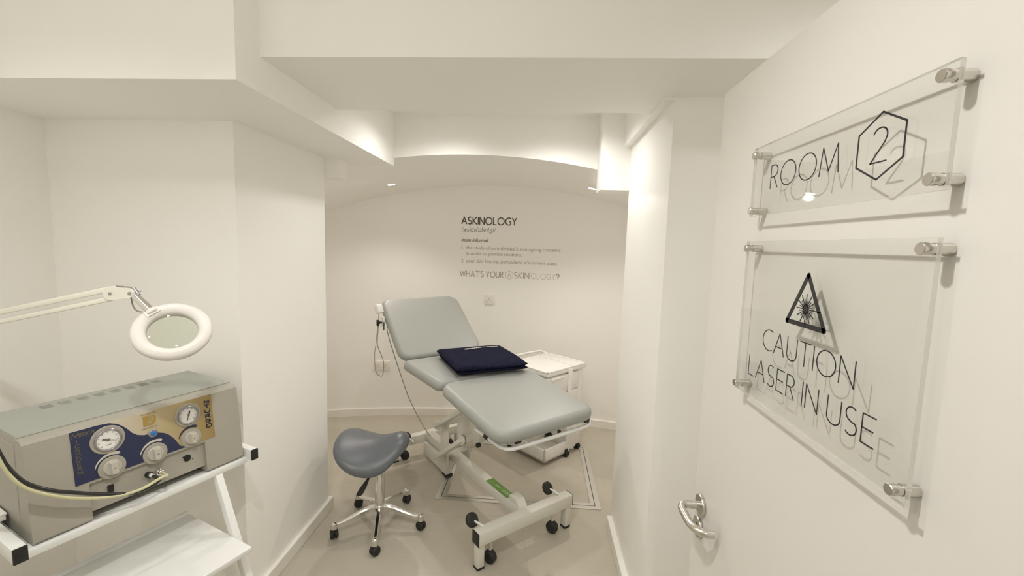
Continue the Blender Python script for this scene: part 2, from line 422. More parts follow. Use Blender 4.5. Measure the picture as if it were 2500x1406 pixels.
# vaulted alcove
vb = MB(); xs = [-2.35 + 3.5*i/60 for i in range(61)]
poly = [(x, vault_z(x)) for x in xs] + [(1.15, CZ+0.06), (-2.35, CZ+0.06)]
vb.xf = Matrix(((1, 0, 0, 0), (0, 0, 1, 0), (0, 1, 0, 0), (0, 0, 0, 1)))
vb.prism(poly, 2.64, 4.2)
o = struct('ceiling_vault', vb, CEIL, smooth=True)
bw = MB(); n = 60; vs_ = []
for i in range(n+1):
    x = -2.35 + 3.5*i/n
    vs_ += [(x, wall_y(x), 0), (x, wall_y(x), 2.3), (x, 4.25, 2.3), (x, 4.25, 0)]
fs_ = [(0, 1, 2, 3), tuple(4*n+k for k in (3, 2, 1, 0))]
for i in range(n):
    a, b = 4*i, 4*i+4
    fs_ += [(a+k, b+k, b+(k+1) % 4, a+(k+1) % 4) for k in range(4)]
bw.add(vs_, fs_); struct('wall_back', bw, WALL, smooth=True)
struct('wall_alcove_left', MB().box(-2.35, -2.25, 2.43, 4.2, 0, 2.2), WALL)
struct('wall_alcove_right', MB().box(1.03, 1.15, 2.475, 4.2, 0, 2.2), WALL)
# skirtings
def skirt(name, x0, x1, y0, y1, h=0.07): struct(name, MB().box(x0, x1, y0, y1, 0, h, 0.004), SKIRT)
skirt('baseboard_left_pier', -1.24, -1.218, 1.70, 2.452, 0.072)
skirt('baseboard_left_pier_end', -2.05, -1.24, 2.43, 2.452, 0.072)
skirt('baseboard_recess_back', -2.05, -1.218, 1.678, 1.70, 0.072)
skirt('baseboard_left', -2.05, -2.028, 0.25, 1.678, 0.072)
skirt('baseboard_right_pier', 0.455, 0.486, 1.71, 2.445, 0.07)
skirt('baseboard_right_pier_front', 0.455, 1.45, 1.688, 1.71, 0.07)
bb = MB(); vs_ = []
for i in range(n+1):
    x = -2.24 + 3.26*i/n; y = wall_y(x)
    vs_ += [(x, y-0.016, 0), (x, y-0.016, 0.066), (x, y-0.010, 0.072), (x, y, 0.072), (x, y, 0)]
fs_ = [(0, 1, 2, 3, 4), tuple(5*n+k for k in (4, 3, 2, 1, 0))]
for i in range(n):
    a, b = 5*i, 5*i+5
    fs_ += [(a+k, b+k, b+(k+1) % 5, a+(k+1) % 5) for k in range(5)]
bb.add(vs_, fs_); struct('baseboard_back', bb, SKIRT, smooth=True)

# ------------------------------------------------------------------ door with lever handle
door = struct('door_1', MB().box(0.435, 0.479, 0.285, 1.115, 0.008, 2.03, 0.0015), DOORM)
hx = 0.435
def rose(mb, y, z): mb.lathe([(0.0001, 0), (0.0255, 0), (0.0265, -0.002), (0.0265, -0.0065), (0.0255, -0.008), (0.0001, -0.008)], (hx, y, z), (1, 0, 0), 36)
hy, hz = 1.062, 1.008
hb = MB(); hb.tube([(hx-0.004, hy, hz), (hx-0.030, hy, hz), (hx-0.040, hy, hz), (hx-0.048, hy-0.003, hz), (hx-0.0535, hy-0.010, hz-0.001),
                    (hx-0.056, hy-0.022, hz-0.002), (hx-0.056, hy-0.06, hz-0.003), (hx-0.055, hy-0.078, hz-0.003), (hx-0.050, hy-0.092, hz-0.003), (hx-0.042, hy-0.102, hz-0.003),
                    (hx-0.032, hy-0.108, hz-0.003), (hx-0.014, hy-0.110, hz-0.003)], 0.0095, 20, 4)
lever = hb.build('door_handle', STEEL, door)
rb = MB(); rose(rb, hy, hz); rb.build('handle_rose', STEEL, door)
eb = MB(); rose(eb, hy+0.005, hz-0.062); eb.build('escutcheon', STEEL, door)
kb = MB(); kb.box(hx-0.0095, hx-0.0079, hy+0.002, hy+0.008, hz-0.074, hz-0.052, 0.0005); kb.build('keyhole', DARK_GROOVE, door)

# ================================================================== SIGNS ON THE DOOR
def sign(name, label, y0, y1, z0, z1, offs, draw):
    """clear panel parallel to the door (x = const), far edge y1, near edge y0"""
    xb = 0.4165; t = 0.0055
    root = thing(name, label, 'sign', (0.435, y1, z0))
    L = Matrix.Translation((-0.435, -y1, -z0))
    pb = MB(L)
    pb.add([(x, y, z) for x in (xb-t, xb) for y in (y0, y1) for z in (z0, z1)], [(0, 1, 3, 2), (4, 6, 7, 5)])
    pb.cur = 1
    o_ = len(pb.v)-8
    for f in ((0, 4, 5, 1), (2, 3, 7, 6), (0, 2, 6, 4), (1, 5, 7, 3)):
        pb.f.append(tuple(i+o_ for i in f)); pb.mi.append(1)
    pb.build('panel', [ACRYL, ACRYL_EDGE], root, smooth=False)
    for yy, zz in offs:
        sb = MB(L); sb.lathe([(0.0001, 0), (0.0069, 0), (0.0069, 0.0182)], (0.435, yy, zz), (-1, 0, 0), 28)
        sb.lathe([(0.0062, 0.0184), (0.0062, 0.0242)], (0.435, yy, zz), (-1, 0, 0), 28)
        sb.lathe([(0.0069, 0.0244), (0.0069, 0.0312), (0.0062, 0.0320), (0.0001, 0.0320)], (0.435, yy, zz), (-1, 0, 0), 28)
        sb.build('standoff_bolt', STEEL, root)
    xf = xb-t
    to3 = lambda yy, zz, d: (xf-0.0003-d-0.435, yy-y1, zz-z0)
    draw(root, to3)
    return root
def mirror(polys, yl):   # text runs from far (large y) to near (small y)
    return [[(yl-px, py) for px, py in p] for p in polys]
def draw_room(root, to3):
    b = MB(); strokes(b, mirror(stroke_text('ROOM', 0.178, 0.0405, 0, 1.7645), 0.817), 0.0018, to3, 0.0004); b.build('lettering', INK, root, False)
    b = MB(); cyh, czh = 0.568, 1.784
    hexp = [(cyh + 0.0425*math.cos(math.radians(a)), czh + 0.0405*math.sin(math.radians(a))) for a in range(90, 451, 60)]
    strokes(b, [hexp], 0.0023, to3, 0.0004); b.build('hexagon', INK, root, False)
    b = MB(); strokes(b, mirror(stroke_text('2', 0.0245, 0.0415, 0, 1.7645), 0.581), 0.0018, to3, 0.0004)
    b.build('number', INK, root, False)
tag(sign('room_sign', 'clear acrylic sign with ROOM and a 2 in a hexagon, upper sign on the door', 0.475, 0.886, 1.7195, 1.849,
     [(0.874, 1.834), (0.873, 1.7295), (0.486, 1.8355), (0.487, 1.7315)], draw_room), group='acrylic door signs')
def draw_caution(root, to3):
    b = MB(); A, B, C = (0.681, 1.6175), (0.7268, 1.5405), (0.6342, 1.5405)
    strokes(b, [[A, B, C, A]], 0.0076, to3, 0.0005)
    for p in (A, B, C): strokes(b, [[(p[0]+0.0038*math.cos(t*math.pi/8), p[1]+0.0038*math.sin(t*math.pi/8)), (p[0]-0.0038*math.cos(t*math.pi/8), p[1]-0.0038*math.sin(t*math.pi/8))] for t in range(8)], 0.0015, to3, 0.0005)
    b.build('warning_triangle', INK, root, False)
    b = MB(); c = (0.6805, 1.5655)
    disc = [(c[0]+0.0074*math.cos(math.radians(a)), c[1]+0.0074*math.sin(math.radians(a))) for a in range(0, 360, 15)]
    n_ = len(disc)
    b.add([to3(x, y, 0) for x, y in disc] + [to3(x, y, 0.0005) for x, y in disc], [tuple(range(n_)), tuple(range(2*n_-1, n_-1, -1))] + [(i, (i+1) % n_, (i+1) % n_+n_, i+n_) for i in range(n_)])
    for k in range(24):
        a = math.radians(15*k); R = 0.0232 if k % 2 == 0 else 0.016
        if k == 12: R = 0.035
        strokes(b, [[(c[0]+0.006*math.cos(a), c[1]+0.006*math.sin(a)), (c[0]+R*math.cos(a), c[1]+R*math.sin(a))]], 0.0016 if k % 2 == 0 else 0.0011, to3, 0.0005)
    b.build('laser_starburst', INK, root, False)
    b = MB(); strokes(b, mirror(stroke_text('CAUTION', 0.228, 0.0368, 0, 1.4778), 0.795), 0.0018, to3, 0.0004)
    b.build('lettering', INK, root, False)
    b = MB(); strokes(b, mirror(stroke_text('LASER IN USE', 0.313, 0.0368, 0, 1.4178), 0.838), 0.0018, to3, 0.0004)
    b.build('lettering', INK, root, False)
tag(sign('caution_sign', 'clear acrylic sign with laser warning triangle reading CAUTION LASER IN USE, lower on the door', 0.475, 0.887, 1.375, 1.671,
     [(0.876, 1.6575), (0.877, 1.3865), (0.486, 1.659), (0.489, 1.3875)], draw_caution), group='acrylic door signs')

# ================================================================== WALL LETTERING AND SOCKETS (rear alcove)
wl = thing('wall_lettering', 'dark brown dictionary definition lettering on the back wall above the couch', 'wall lettering', (-0.27, wall_y(-0.27), 1.34))
w3 = lambda x, z, d: (x+0.27, wall_y(x)-0.0006-d-wall_y(-0.27), z-1.34)
b = MB(); strokes(b, stroke_text('ASKINOLOGY', 0.505, 0.064, -0.725, 1.832, 0.2), 0.0098, w3, 0.0005); b.build('heading', TXT[0], wl, False)
font_text('phonetic_line', '/\u00e6sk\u026an\u02c8\u0252l\u0259d\u0292i/', 0.060, w3, TXT[1], wl, 0.12, 0.32, x0=-0.728, y0=1.762)
font_text('word_class_line', 'noun informal', 0.044, w3, TXT[1], wl, 0.25, 0.252, 0.0012, x0=-0.727, y0=1.672)
font_text('definition_line', '1.', 0.046, w3, TXT[2], wl, x0=-0.724, y0=1.600)
font_text('definition_line', "the study of an individual's skin ageing concerns", 0.047, w3, TXT[2], wl, 0, 0.872, x0=-0.680, y0=1.600)
font_text('definition_line', 'in order to provide solutions.', 0.047, w3, TXT[2], wl, 0, 0.520, x0=-0.680, y0=1.548)
font_text('definition_line', '2.', 0.046, w3, TXT[2], wl, x0=-0.726, y0=1.478)
font_text('definition_line', "your skin history; particularly, it's current state.", 0.047, w3, TXT[2], wl, 0, 0.845, x0=-0.680, y0=1.478)
for word, ww, hh, xx, sw, tm in (("WHAT'S YOUR", 0.402, 0.052, -0.732, 0.0062, 2), ('SKIN', 0.136, 0.052, -0.225, 0.0066, 2), ('OLOGY', 0.222, 0.050, -0.070, 0.0042, 3), ('?', 0.026, 0.050, 0.162, 0.0085, 2)):
    b = MB(); strokes(b, stroke_text(word, ww, hh, xx, 1.346, 0.2), sw, w3, 0.0005); b.build('slogan_word', TXT[tm], wl, False)
b = MB(); hx_ = [(-0.272+0.040*math.cos(math.radians(a)), 1.372+0.040*math.sin(math.radians(a))) for a in range(90, 451, 60)]
strokes(b, [hx_], 0.0036, w3, 0.0005); b.build('slogan_hexagon', TXT[3], wl, False)
b = MB(); strokes(b, stroke_text('A', 0.030, 0.040, -0.287, 1.352), 0.0045, w3, 0.0005); b.build('slogan_letter', TXT[3], wl, False)

def socket(name, label, x, z, w_, h_, gangs):
    y = wall_y(x)-0.004; ang = math.atan(-0.196*(x+0.447))
    root = thing(name, label, 'wall socket', (x, y+0.004, z), ang)
    MB().box(-w_/2, w_/2, -0.014, 0.006, -h_/2, h_/2, 0.003).build('faceplate', SOCKET, root)
    for g in range(gangs):
        cx = (g-(gangs-1)/2)*w_/gangs
        hb_ = MB(); hb_.box(cx-0.004, cx+0.004, -0.0146, -0.0138, 0.004, 0.016)
        hb_.box(cx-0.016, cx-0.008, -0.0146, -0.0138, -0.014, -0.008); hb_.box(cx+0.008, cx+0.016, -0.0146, -0.0138, -0.014, -0.008)
        hb_.build('pin_slots', SOCKET_HOLE, root, False)
        MB().box(cx+0.006, cx+0.014, -0.017, -0.0135, 0.016, 0.030, 0.001).build('rocker_switch', SOCKET, root)
    return tag(root, group='wall sockets')
socket('wall_socket', 'single white wall socket right of the couch head under the lettering', -0.454, 1.133, 0.088, 0.088, 1)
socket('wall_socket', 'double white wall socket low on the back wall behind the hanging cables', -1.447, 0.482, 0.150, 0.090, 2)

# ================================================================== TREATMENT COUCH
BA = math.atan2(0.636, 0.772)
couch = thing('treatment_couch', 'pale grey padded three-section treatment couch on cream wheeled steel base', 'treatment couch', (-0.02, 2.23, 0), BA)
def slope(h0, z0, h1, z1):
    """frame whose local y runs from (h0,z0) to (h1,z1)"""
    L = math.hypot(h1-h0, z1-z0); a = math.atan2(z1-z0, h1-h0)
    return Matrix.Translation((0, h0, z0)) @ Matrix.Rotation(a, 4, 'X'), L
TH = 0.066
X, L = slope(-0.190, 0.782, 0.440, 0.856)
b = MB(X @ Matrix.Translation((0, 0, -TH))); b.pad(0.652, L, TH, 0.085, 0.034, 0.004); b.build('foot_cushion', GREY_VINYL, couch)
b = MB(X); b.box(-0.235, 0.235, 0.045, L-0.02, -TH-0.028, -TH+0.001, 0.004); ff = b.build('foot_frame', CREAM_METAL, couch)
X2, L2 = slope(0.447, 0.856, 0.992, 0.858)
b = MB(X2 @ Matrix.Translation((0, 0, -TH))); b.pad(0.652, L2, TH, 0.05, 0.034, 0.004); b.build('seat_cushion', GREY_VINYL, couch)
b = MB(X2); b.box(-0.235, 0.235, 0.02, L2-0.02, -TH-0.03, -TH+0.001, 0.004); b.build('seat_frame', CREAM_METAL, couch)
X3, L3 = slope(0.985, 0.866, 1.440, 1.228)
b = MB(X3 @ Matrix.Translation((0, 0, -TH))); b.pad(0.648, L3, TH, 0.085, 0.034, 0.004); b.build('back_cushion', GREY_VINYL, couch)
b = MB(X3); b.box(-0.235, 0.235, 0.02, L3-0.05, -TH-0.026, -TH+0.001, 0.004); b.build('back_frame', CREAM_METAL, couch)
# paper roll rail under the foot end, clips
b = MB(); b.tube([(-0.275, 0.10, 0.696), (-0.275, -0.03, 0.694), (-0.272, -0.105, 0.690), (-0.252, -0.140, 0.684), (-0.215, -0.155, 0.681), (-0.10, -0.157, 0.679), (0.10, -0.157, 0.679), (0.26, -0.157, 0.681), (0.308, -0.142, 0.684), (0.326, -0.10, 0.690), (0.328, 0.06, 0.696)], 0.0105, 14, 5)
rail = b.build('roll_holder_rail', WHITE_METAL, couch)
for sx in (-1, 1):
    b = MB(); b.cyl((sx*0.275 if sx < 0 else 0.328, 0.010, 0.696), (sx*0.275 if sx < 0 else 0.328, -0.025, 0.695), 0.014, 16, bev=0.002); b.build('rail_sleeve', BLACK, rail)
for px in (-0.185, 0.285):
    b = MB(X); b.box(px-0.018, px+0.018, 0.030, 0.060, -TH-0.026, -TH-0.001, 0.003); b.build('corner_plug', BLACK, ff)
b = MB(X); b.box(-0.24, 0.30, 0.040, 0.064, -TH-0.024, -TH-0.002, 0.003); b.build('foot_edge_rail', CREAM_METAL, ff)
b = MB(X); b.box(-0.005, 0.03, 0.022, 0.05, -TH-0.052, -TH-0.024, 0.004); b.build('latch', BLACK, ff)
b = MB(X); b.box(0.085, 0.092, 0.03, 0.05, -TH-0.046, -TH-0.024, 0.001); b.build('latch_pin', BLACK, ff)
# base
b = MB(); b.box(-0.322, 0.322, -0.030, 0.032, 0.136, 0.204, 0.004); cb = b.build('foot_crossbar', CREAM_METAL, couch)
for sx in (-1, 1):
    b = MB(); b.box(sx*0.322-0.003, sx*0.322+0.003, -0.030, 0.032, 0.136, 0.204, 0.002); b.build('end_cap', BLACK, cb)
b = MB(); b.box(-0.290, 0.290, 1.235, 1.297, 0.110, 0.176, 0.004); rb_ = b.build('head_crossbar', CREAM_METAL, couch)
for sx in (-1, 1):
    b = MB(); b.box(sx*0.290-0.003, sx*0.290+0.003, 1.235, 1.297, 0.110, 0.176, 0.002); b.build('end_cap', BLACK, rb_)
for (lx, ly, zt) in ((-0.300, 0.001, 0.137), (0.298, 0.001, 0.137), (-0.262, 1.266, 0.111), (0.262, 1.266, 0.111)):
    b = MB(); b.box(lx-0.020, lx+0.020, ly-0.020, ly+0.020, 0.012, zt, 0.003); lg = b.build('leg', CREAM_METAL, couch)
    b = MB(); b.box(lx-0.021, lx+0.021, ly-0.021, ly+0.021, 0.0, 0.0125, 0.002); b.build('rubber_foot', BLACK_RUBBER, lg)
def wheel(mb, c, r, wd, ax):
    a = Vector(ax).normalized()
    mb.lathe([(r*0.45, -wd/2+0.002), (r*0.5, -wd/2), (r*0.82, -wd/2), (r, -wd/2+0.006), (r*1.02, 0), (r, wd/2-0.006), (r*0.82, wd/2), (r*0.5, wd/2), (r*0.45, wd/2-0.002)], c, a, 26)
for (cx, cyy, zt) in ((-0.232, 0.002, 0.137), (0.196, 0.002, 0.137), (-0.190, 1.262, 0.111), (0.19, 1.262, 0.111)):
    b = MB(); b.cyl((cx, cyy, 0.06), (cx, cyy, zt), 0.008, 14); b.cyl((cx, cyy, 0.075), (cx, cyy, 0.09), 0.0105, 14); ca = b.build('castor', CHROME, couch)
    b = MB(); wheel(b, (cx, cyy, 0.0345), 0.0345, 0.038, (0.9, 0.35, 0)); b.sphere((cx, cyy, 0.056), 0.017); b.build('wheel', BLACK_RUBBER, ca)
for (cx, cyy, cz) in ((-0.304, 0.072, 0.222), (0.214, 0.074, 0.228), (-0.205, 1.20, 0.205)):
    b = MB(); b.tube([(cx+0.035, cyy-0.06, 0.207 if cyy < 1 else 0.178), (cx+0.02, cyy-0.03, cz-0.008), (cx, cyy, cz)], 0.006, 10, 4); pl = b.build('castor_pedal', WHITE_METAL, couch)
    b = MB(); wheel(b, (cx, cyy, cz), 0.036, 0.030, (0.25, -0.75, 0.6)); b.build('pedal_pad', BLACK_RUBBER, pl)
b = MB(); b.bar((0, 0.03, 0.178), (0, 1.24, 0.160), 0.060, 0.062, bev=0.004); beam = b.build('base_beam', CREAM_METAL, couch)
b = MB(); b.add([(sx*0.028, 0.030, 0.2045) for sx in (-1, 1)] + [(sx*0.028, 0.062, 0.2405) for sx in (-1, 1)] + [(sx*0.028, 0.125, 0.2415) for sx in (-1, 1)] + [(sx*0.028, 0.13, 0.19) for sx in (-1, 1)] + [(sx*0.028, 0.03, 0.19) for sx in (-1, 1)],
             [(0, 1, 3, 2), (2, 3, 5, 4), (4, 5, 7, 6), (6, 7, 9, 8), (8, 9, 1, 0), (0, 2, 4, 6, 8), (9, 7, 5, 3, 1)]); b.build('beam_gusset', CREAM_METAL, couch)
def beam_z(h): return 0.178 + (0.160-0.178)*(h-0.03)/1.21 + 0.0312
b = MB(); b.add([(-0.028, 0.15, beam_z(0.15)), (0.028, 0.15, beam_z(0.15)), (0.028, 0.375, beam_z(0.375)), (-0.028, 0.375, beam_z(0.375)),
                (-0.028, 0.15, beam_z(0.15)+0.0008), (0.028, 0.15, beam_z(0.15)+0.0008), (0.028, 0.375, beam_z(0.375)+0.0008), (-0.028, 0.375, beam_z(0.375)+0.0008)],
               [(0, 3, 2, 1), (4, 5, 6, 7), (0, 1, 5, 4), (1, 2, 6, 5), (2, 3, 7, 6), (3, 0, 4, 7)]); st = b.build('sticker', GREEN, beam)
b = MB(); zz3 = lambda x, y, d: (x, y, beam_z(y)+0.0009+d)
strokes(b, [[(-0.004, 0.170), (-0.004, 0.235)], [(0.006, 0.175), (0.006, 0.225)], [(-0.002, 0.262), (0.004, 0.275), (-0.002, 0.288), (0.004, 0.30)]], 0.006, zz3, 0.0003); b.build('sticker_print', GREEN_TXT, st, False)
# lift: low motor box with its rubber pad, posts, parallel arms, plates, actuator
b = MB(); b.box(-0.050, 0.004, 0.86, 1.235, 0.018, 0.118, 0.005); mbx = b.build('lift_base_channel', CREAM_METAL, couch)
b = MB(); b.box(-0.050, 0.004, 0.855, 0.92, 0.0, 0.019, 0.003); b.build('rubber_foot', BLACK_RUBBER, mbx)
for wx in (-0.075, 0.10):
    b = MB(); b.box(wx, wx+0.012, 0.79, 0.90, 0.12, 0.44, 0.003); b.build('lift_post', CREAM_METAL, couch)
for wx in (-0.125, 0.125):
    b = MB(); b.bar((wx, 0.845, 0.180), (wx, 0.488, 0.449), 0.026, 0.048, up=(1, 0, 0), bev=0.003)
    b.cyl((wx-0.014, 0.832, 0.190), (wx+0.014, 0.832, 0.190), 0.030, 22); b.cyl((wx-0.014, 0.502, 0.440), (wx+0.014, 0.502, 0.440), 0.030, 22)
    la = b.build('lower_lift_arm', CREAM_METAL, couch)
    for hh, zz in ((0.832, 0.190), (0.502, 0.440)):
        b = MB(); s = -1 if wx < 0 else 1; b.cyl((wx+s*0.013, hh, zz), (wx+s*0.021, hh, zz), 0.014, 6); b.build('pivot_bolt', CHROME, la)
    b = MB(); b.bar((wx, 0.860, 0.400), (wx, 0.440, 0.668), 0.026, 0.055, up=(1, 0, 0), bev=0.003)
    b.cyl((wx-0.014, 0.846, 0.409), (wx+0.014, 0.846, 0.409), 0.032, 22)
    ua = b.build('upper_lift_arm', CREAM_METAL, couch)
    b = MB(); s = -1 if wx < 0 else 1; b.cyl((wx+s*0.013, 0.846, 0.409), (wx+s*0.021, 0.846, 0.409), 0.016, 6); b.build('pivot_bolt', CHROME, ua)
b = MB(); b.cyl((-0.124, 0.502, 0.440), (0.124, 0.502, 0.440), 0.030, 22); b.build('cross_tube', CREAM_METAL, couch)
b = MB(); b.cyl((-0.124, 0.832, 0.190), (0.124, 0.832, 0.190), 0.020, 18); b.build('cross_tube', CREAM_METAL, couch)
b = MB(); b.cyl((-0.124, 0.846, 0.409), (0.124, 0.846, 0.409), 0.018, 18); b.build('cross_tube', CREAM_METAL, couch)
for wx in (-0.062, 0.05):
    b = MB(); b.box(wx, wx+0.012, 0.425, 0.535, 0.405, 0.765, 0.003); b.build('head_plate', CREAM_METAL, couch)
b = MB(); b.box(-0.058, 0.010, 0.625, 0.700, 0.37, 0.52, 0.012, 3); b.cyl((-0.022, 0.66, 0.52), (-0.022, 0.60, 0.72), 0.016, 16); act = b.build('actuator', WHITE_PLASTIC, couch)
b = MB(); b.box(-0.036, -0.010, 0.655, 0.69, 0.515, 0.535, 0.002); b.build('actuator_plug', BLACK, act)
b = MB(); b.bar((-0.10, 0.40, 0.765), (-0.11, 0.33, 0.49), 0.012, 0.020, bev=0.002); b.bar((-0.045, 0.36, 0.765), (-0.06, 0.29, 0.50), 0.022, 0.022, bev=0.002); strut = b.build('leg_rest_strut', CREAM_METAL, couch)
b = MB(); b.cyl((-0.140, 0.31, 0.485), (-0.115, 0.31, 0.485), 0.014, 16, bev=0.003); b.build('strut_knob', BLACK, strut)

# handset hanging beside the backrest, with its cables
hs = thing('hand_control', 'small white handset with thin hanging cables beside the couch backrest', 'handset', (-1.142, 3.022, 1.06), BA)
b = MB(); b.add([], []); b.xf = Matrix.Translation((-0.008, -0.01, 0.105)) @ Matrix.Rotation(0.45, 4, 'Z') @ Matrix.Rotation(-0.35, 4, 'X'); b.box(-0.027, 0.027, -0.019, 0.019, -0.034, 0.030, 0.009, 3); b.build('handset_body', WHITE_PLASTIC, hs)
b = MB(); b.box(-0.022, -0.004, -0.014, 0.006, -0.020, 0.022, 0.002); b.cyl((-0.005, -0.004, 0.002), (0.018, -0.004, 0.002), 0.011, 14, 0.004); b.build('cable_clip', BLACK, hs)
b = MB(); b.box(0.018, 0.0365, -0.012, 0.014, -0.03, 0.044, 0.005); b.build('hook_bracket', WHITE_PLASTIC, hs)
b = MB(); b.box(0.022, 0.030, -0.020, -0.010, -0.055, 0.004, 0.002); b.build('strap', DARK_GROOVE, hs)
b = MB(); b.tube([(-0.008, -0.01, 0.078), (-0.008, -0.008, 0.05), (-0.010, -0.004, 0.015), (-0.018, -0.004, -0.05), (-0.026, -0.002, -0.15), (-0.036, 0, -0.22), (-0.034, 0.0, -0.31), (-0.022, 0, -0.375), (0.012, 0, -0.400), (0.026, 0, -0.385), (0.030, 0, -0.30), (0.012, 0, -0.24), (-0.016, -0.002, -0.16), (-0.012, -0.004, -0.06), (-0.006, -0.004, 0.0)], 0.0028, 8, 6); b.build('handset_cable', CABLE, hs)
b = MB(Matrix.Translation((-0.362, 1.325, 1.06))); b.tube([(0.050, -0.016, -0.02), (0.052, -0.02, -0.07), (0.085, -0.03, -0.20), (0.14, -0.06, -0.40), (0.20, -0.10, -0.60), (0.31, -0.16, -0.84), (0.40, -0.22, -0.93)], 0.0034, 8, 8); b.build('power_cable', CABLE, couch)

# towel
tw = thing('folded_towel', 'navy terry towel folded square on the couch seat', 'towel', (-0.02, 2.23, 0.861), BA)
def towel_part(name, mx, th, seed, w_, l_):
    rnd = random.Random(seed); n1, n2 = 26, 26; b = MB(mx)
    def prof(t): return 1 - abs(2*t-1)**6
    rings = []
    K = 40
    # cross-section loop in (y, z): a flattened tube; swept along x
    for i in range(n1+1):
        x = -w_/2 + w_*i/n1
        e = min(i, n1-i)/n1
        t_ = min(1, e*11); sh = 0.25 + 0.75*math.sqrt(1-(1-t_)**2)
        ring = []
        for k in range(K):
            a = 2*math.pi*k/K
            cyy, szz = math.cos(a), math.sin(a)
            yy = l_/2 + (l_/2)*math.copysign(abs(cyy)**0.42, cyy)*(0.97+0.03*sh)
            zz = th/2*(1 + math.copysign(abs(szz)**0.6, szz)*sh)
            zz *= 1 + 0.10*(0.5+0.5*math.cos(math.pi*min(1, max(0, yy/l_))))
            if zz > th*0.6: zz += 0.0035*math.sin(9*x+7*yy+seed) + 0.002*math.sin(23*yy-11*x)
            yy += 0.004*math.sin(7*x+seed)*(1 if cyy < 0 else 0.6)
            ring.append((x + 0.003*math.sin(11*yy+seed), yy, max(zz, 0.0)))
        rings.append(ring)
    b.loft(rings)
    return b.build(name, TOWELM, tw, True, 60)
TX = Matrix.Translation((0.028, 0.398, 0.003)) @ Matrix.Rotation(math.radians(-13), 4, 'Z')
towel_part('lower_fold', TX @ Matrix.Translation((0.004, 0.008, 0)), 0.030, 1, 0.460, 0.484)
towel_part('upper_fold', TX @ Matrix.Translation((-0.002, -0.006, 0.024)) @ Matrix.Rotation(0.02, 4, 'Z'), 0.038, 4, 0.466, 0.500)
b = MB(TX)
def towel_top(x, y):
    x, y = x+0.002, y+0.006
    return 0.024 + 0.038*(1+0.10*(0.5+0.5*math.cos(math.pi*y/0.500))) + 0.0035*math.sin(9*x+7*y+4) + 0.002*math.sin(23*y-11*x) + 0.0012
t3 = lambda x, y, d: (x, y, towel_top(x, y)+d)
row = [[(-0.055+0.016*math.cos(a/10*6.28), 0.400+0.010*math.sin(a/10*6.28)) for a in range(11)]]
row += [[(-0.036, 0.398), (-0.028, 0.405), (-0.020, 0.396), (-0.012, 0.408), (-0.004, 0.394), (0.004, 0.408), (0.012, 0.394), (0.020, 0.408), (0.028, 0.394), (0.038, 0.404), (0.044, 0.394), (0.050, 0.403)]]
row += [[(x, 0.398), (x+0.010, 0.403), (x+0.017, 0.398)] for x in (0.062, 0.088, 0.110, 0.132, 0.152)]
strokes(b, [[(x+0.004, y-0.004) for x, y in p] for p in row], 0.0068, t3, 0.0016); b.build('embroidery', STITCH, tw, False)

# ================================================================== SADDLE STOOL
SX, SY = -0.875, 2.315
stool = thing('saddle_stool', 'dark grey saddle stool on a five-arm chrome castor base', 'stool', (SX, SY, 0))
ang = math.radians(8)
R_ = Matrix.Rotation(ang, 4, 'Z')
def outline(th):
    """saddle outline, x forward"""
    c, s = math.cos(th), math.sin(th)
    x = 0.205*math.copysign(abs(c)**0.85, c)
    k = (x+0.205)/0.41
    hw = 0.215*(1-0.40*k**1.5)
    y = hw*math.copysign(abs(s)**0.8, s)
    return x, y
def ztop(x, y):
    k = (x+0.205)/0.41
    return 0.522 + 0.02*max(0, -x/0.205)**2 + 0.062*max(0, x/0.205)**2 + 0.10*y - y*y*(0.7+4.6*k**1.5) - 0.05*max(0, (x-0.13)/0.075)**2
b = MB(Matrix.Translation((-0.038, 0.0, 0)) @ R_); N = 56; rings = []
def sring(r, dz, fac=1.0):
    out = []
    for i in range(N):
        x, y = outline(2*math.pi*i/N); x *= r; y *= r
        out.append((x, y, ztop(x, y)+dz))
    return out
for r, dz in ((0.03, -0.062), (0.3, -0.062), (0.6, -0.060), (0.85, -0.056), (0.94, -0.050), (0.985, -0.040), (1.0, -0.028), (0.99, -0.016), (0.96, -0.007), (0.9, -0.002), (0.8, 0), (0.65, 0), (0.5, 0), (0.35, 0), (0.2, 0), (0.08, 0), (0.01, 0)):
    rings.append(sring(r, dz))
b.loft(rings); b.build('saddle_seat', SLATE_VINYL, stool, True, 60)
b = MB(); b.box(-0.06, 0.06, -0.06, 0.06, 0.425, 0.458, 0.006); b.cyl((0, 0, 0.36), (0, 0, 0.43), 0.021, 20); b.build('tilt_mechanism', BLACK, stool)
b = MB(); b.lathe([(0.027, 0.10), (0.027, 0.355), (0.024, 0.362), (0.017, 0.363), (0.017, 0.43)], (0, 0, 0), (0, 0, 1), 28); b.lathe([(0.016, 0.045), (0.016, 0.1)], (0, 0, 0), (0, 0, 1), 20); b.build('column', CHROME, stool)
b = MB(); b.xf = Matrix.Translation((0.055, -0.010, -0.040)); b.tube([(-0.05, -0.03, 0.48), (-0.070, -0.055, 0.430), (-0.075, -0.062, 0.385)], 0.005, 8, 4)
b.loft([[(x_, y_, z_) for x_, y_, z_ in [(-0.078-q*0.5-u_*sc*0.8, -0.064-u2*sc*0.35-q*0.35, 0.39-q) for u_, u2 in ((-1, -1), (1, -1), (1, 1), (-1, 1))]] for q, sc in ((0.0, 0.008), (0.03, 0.011), (0.065, 0.020), (0.095, 0.022), (0.105, 0.017))]); b.build('height_lever', BLACK, stool)
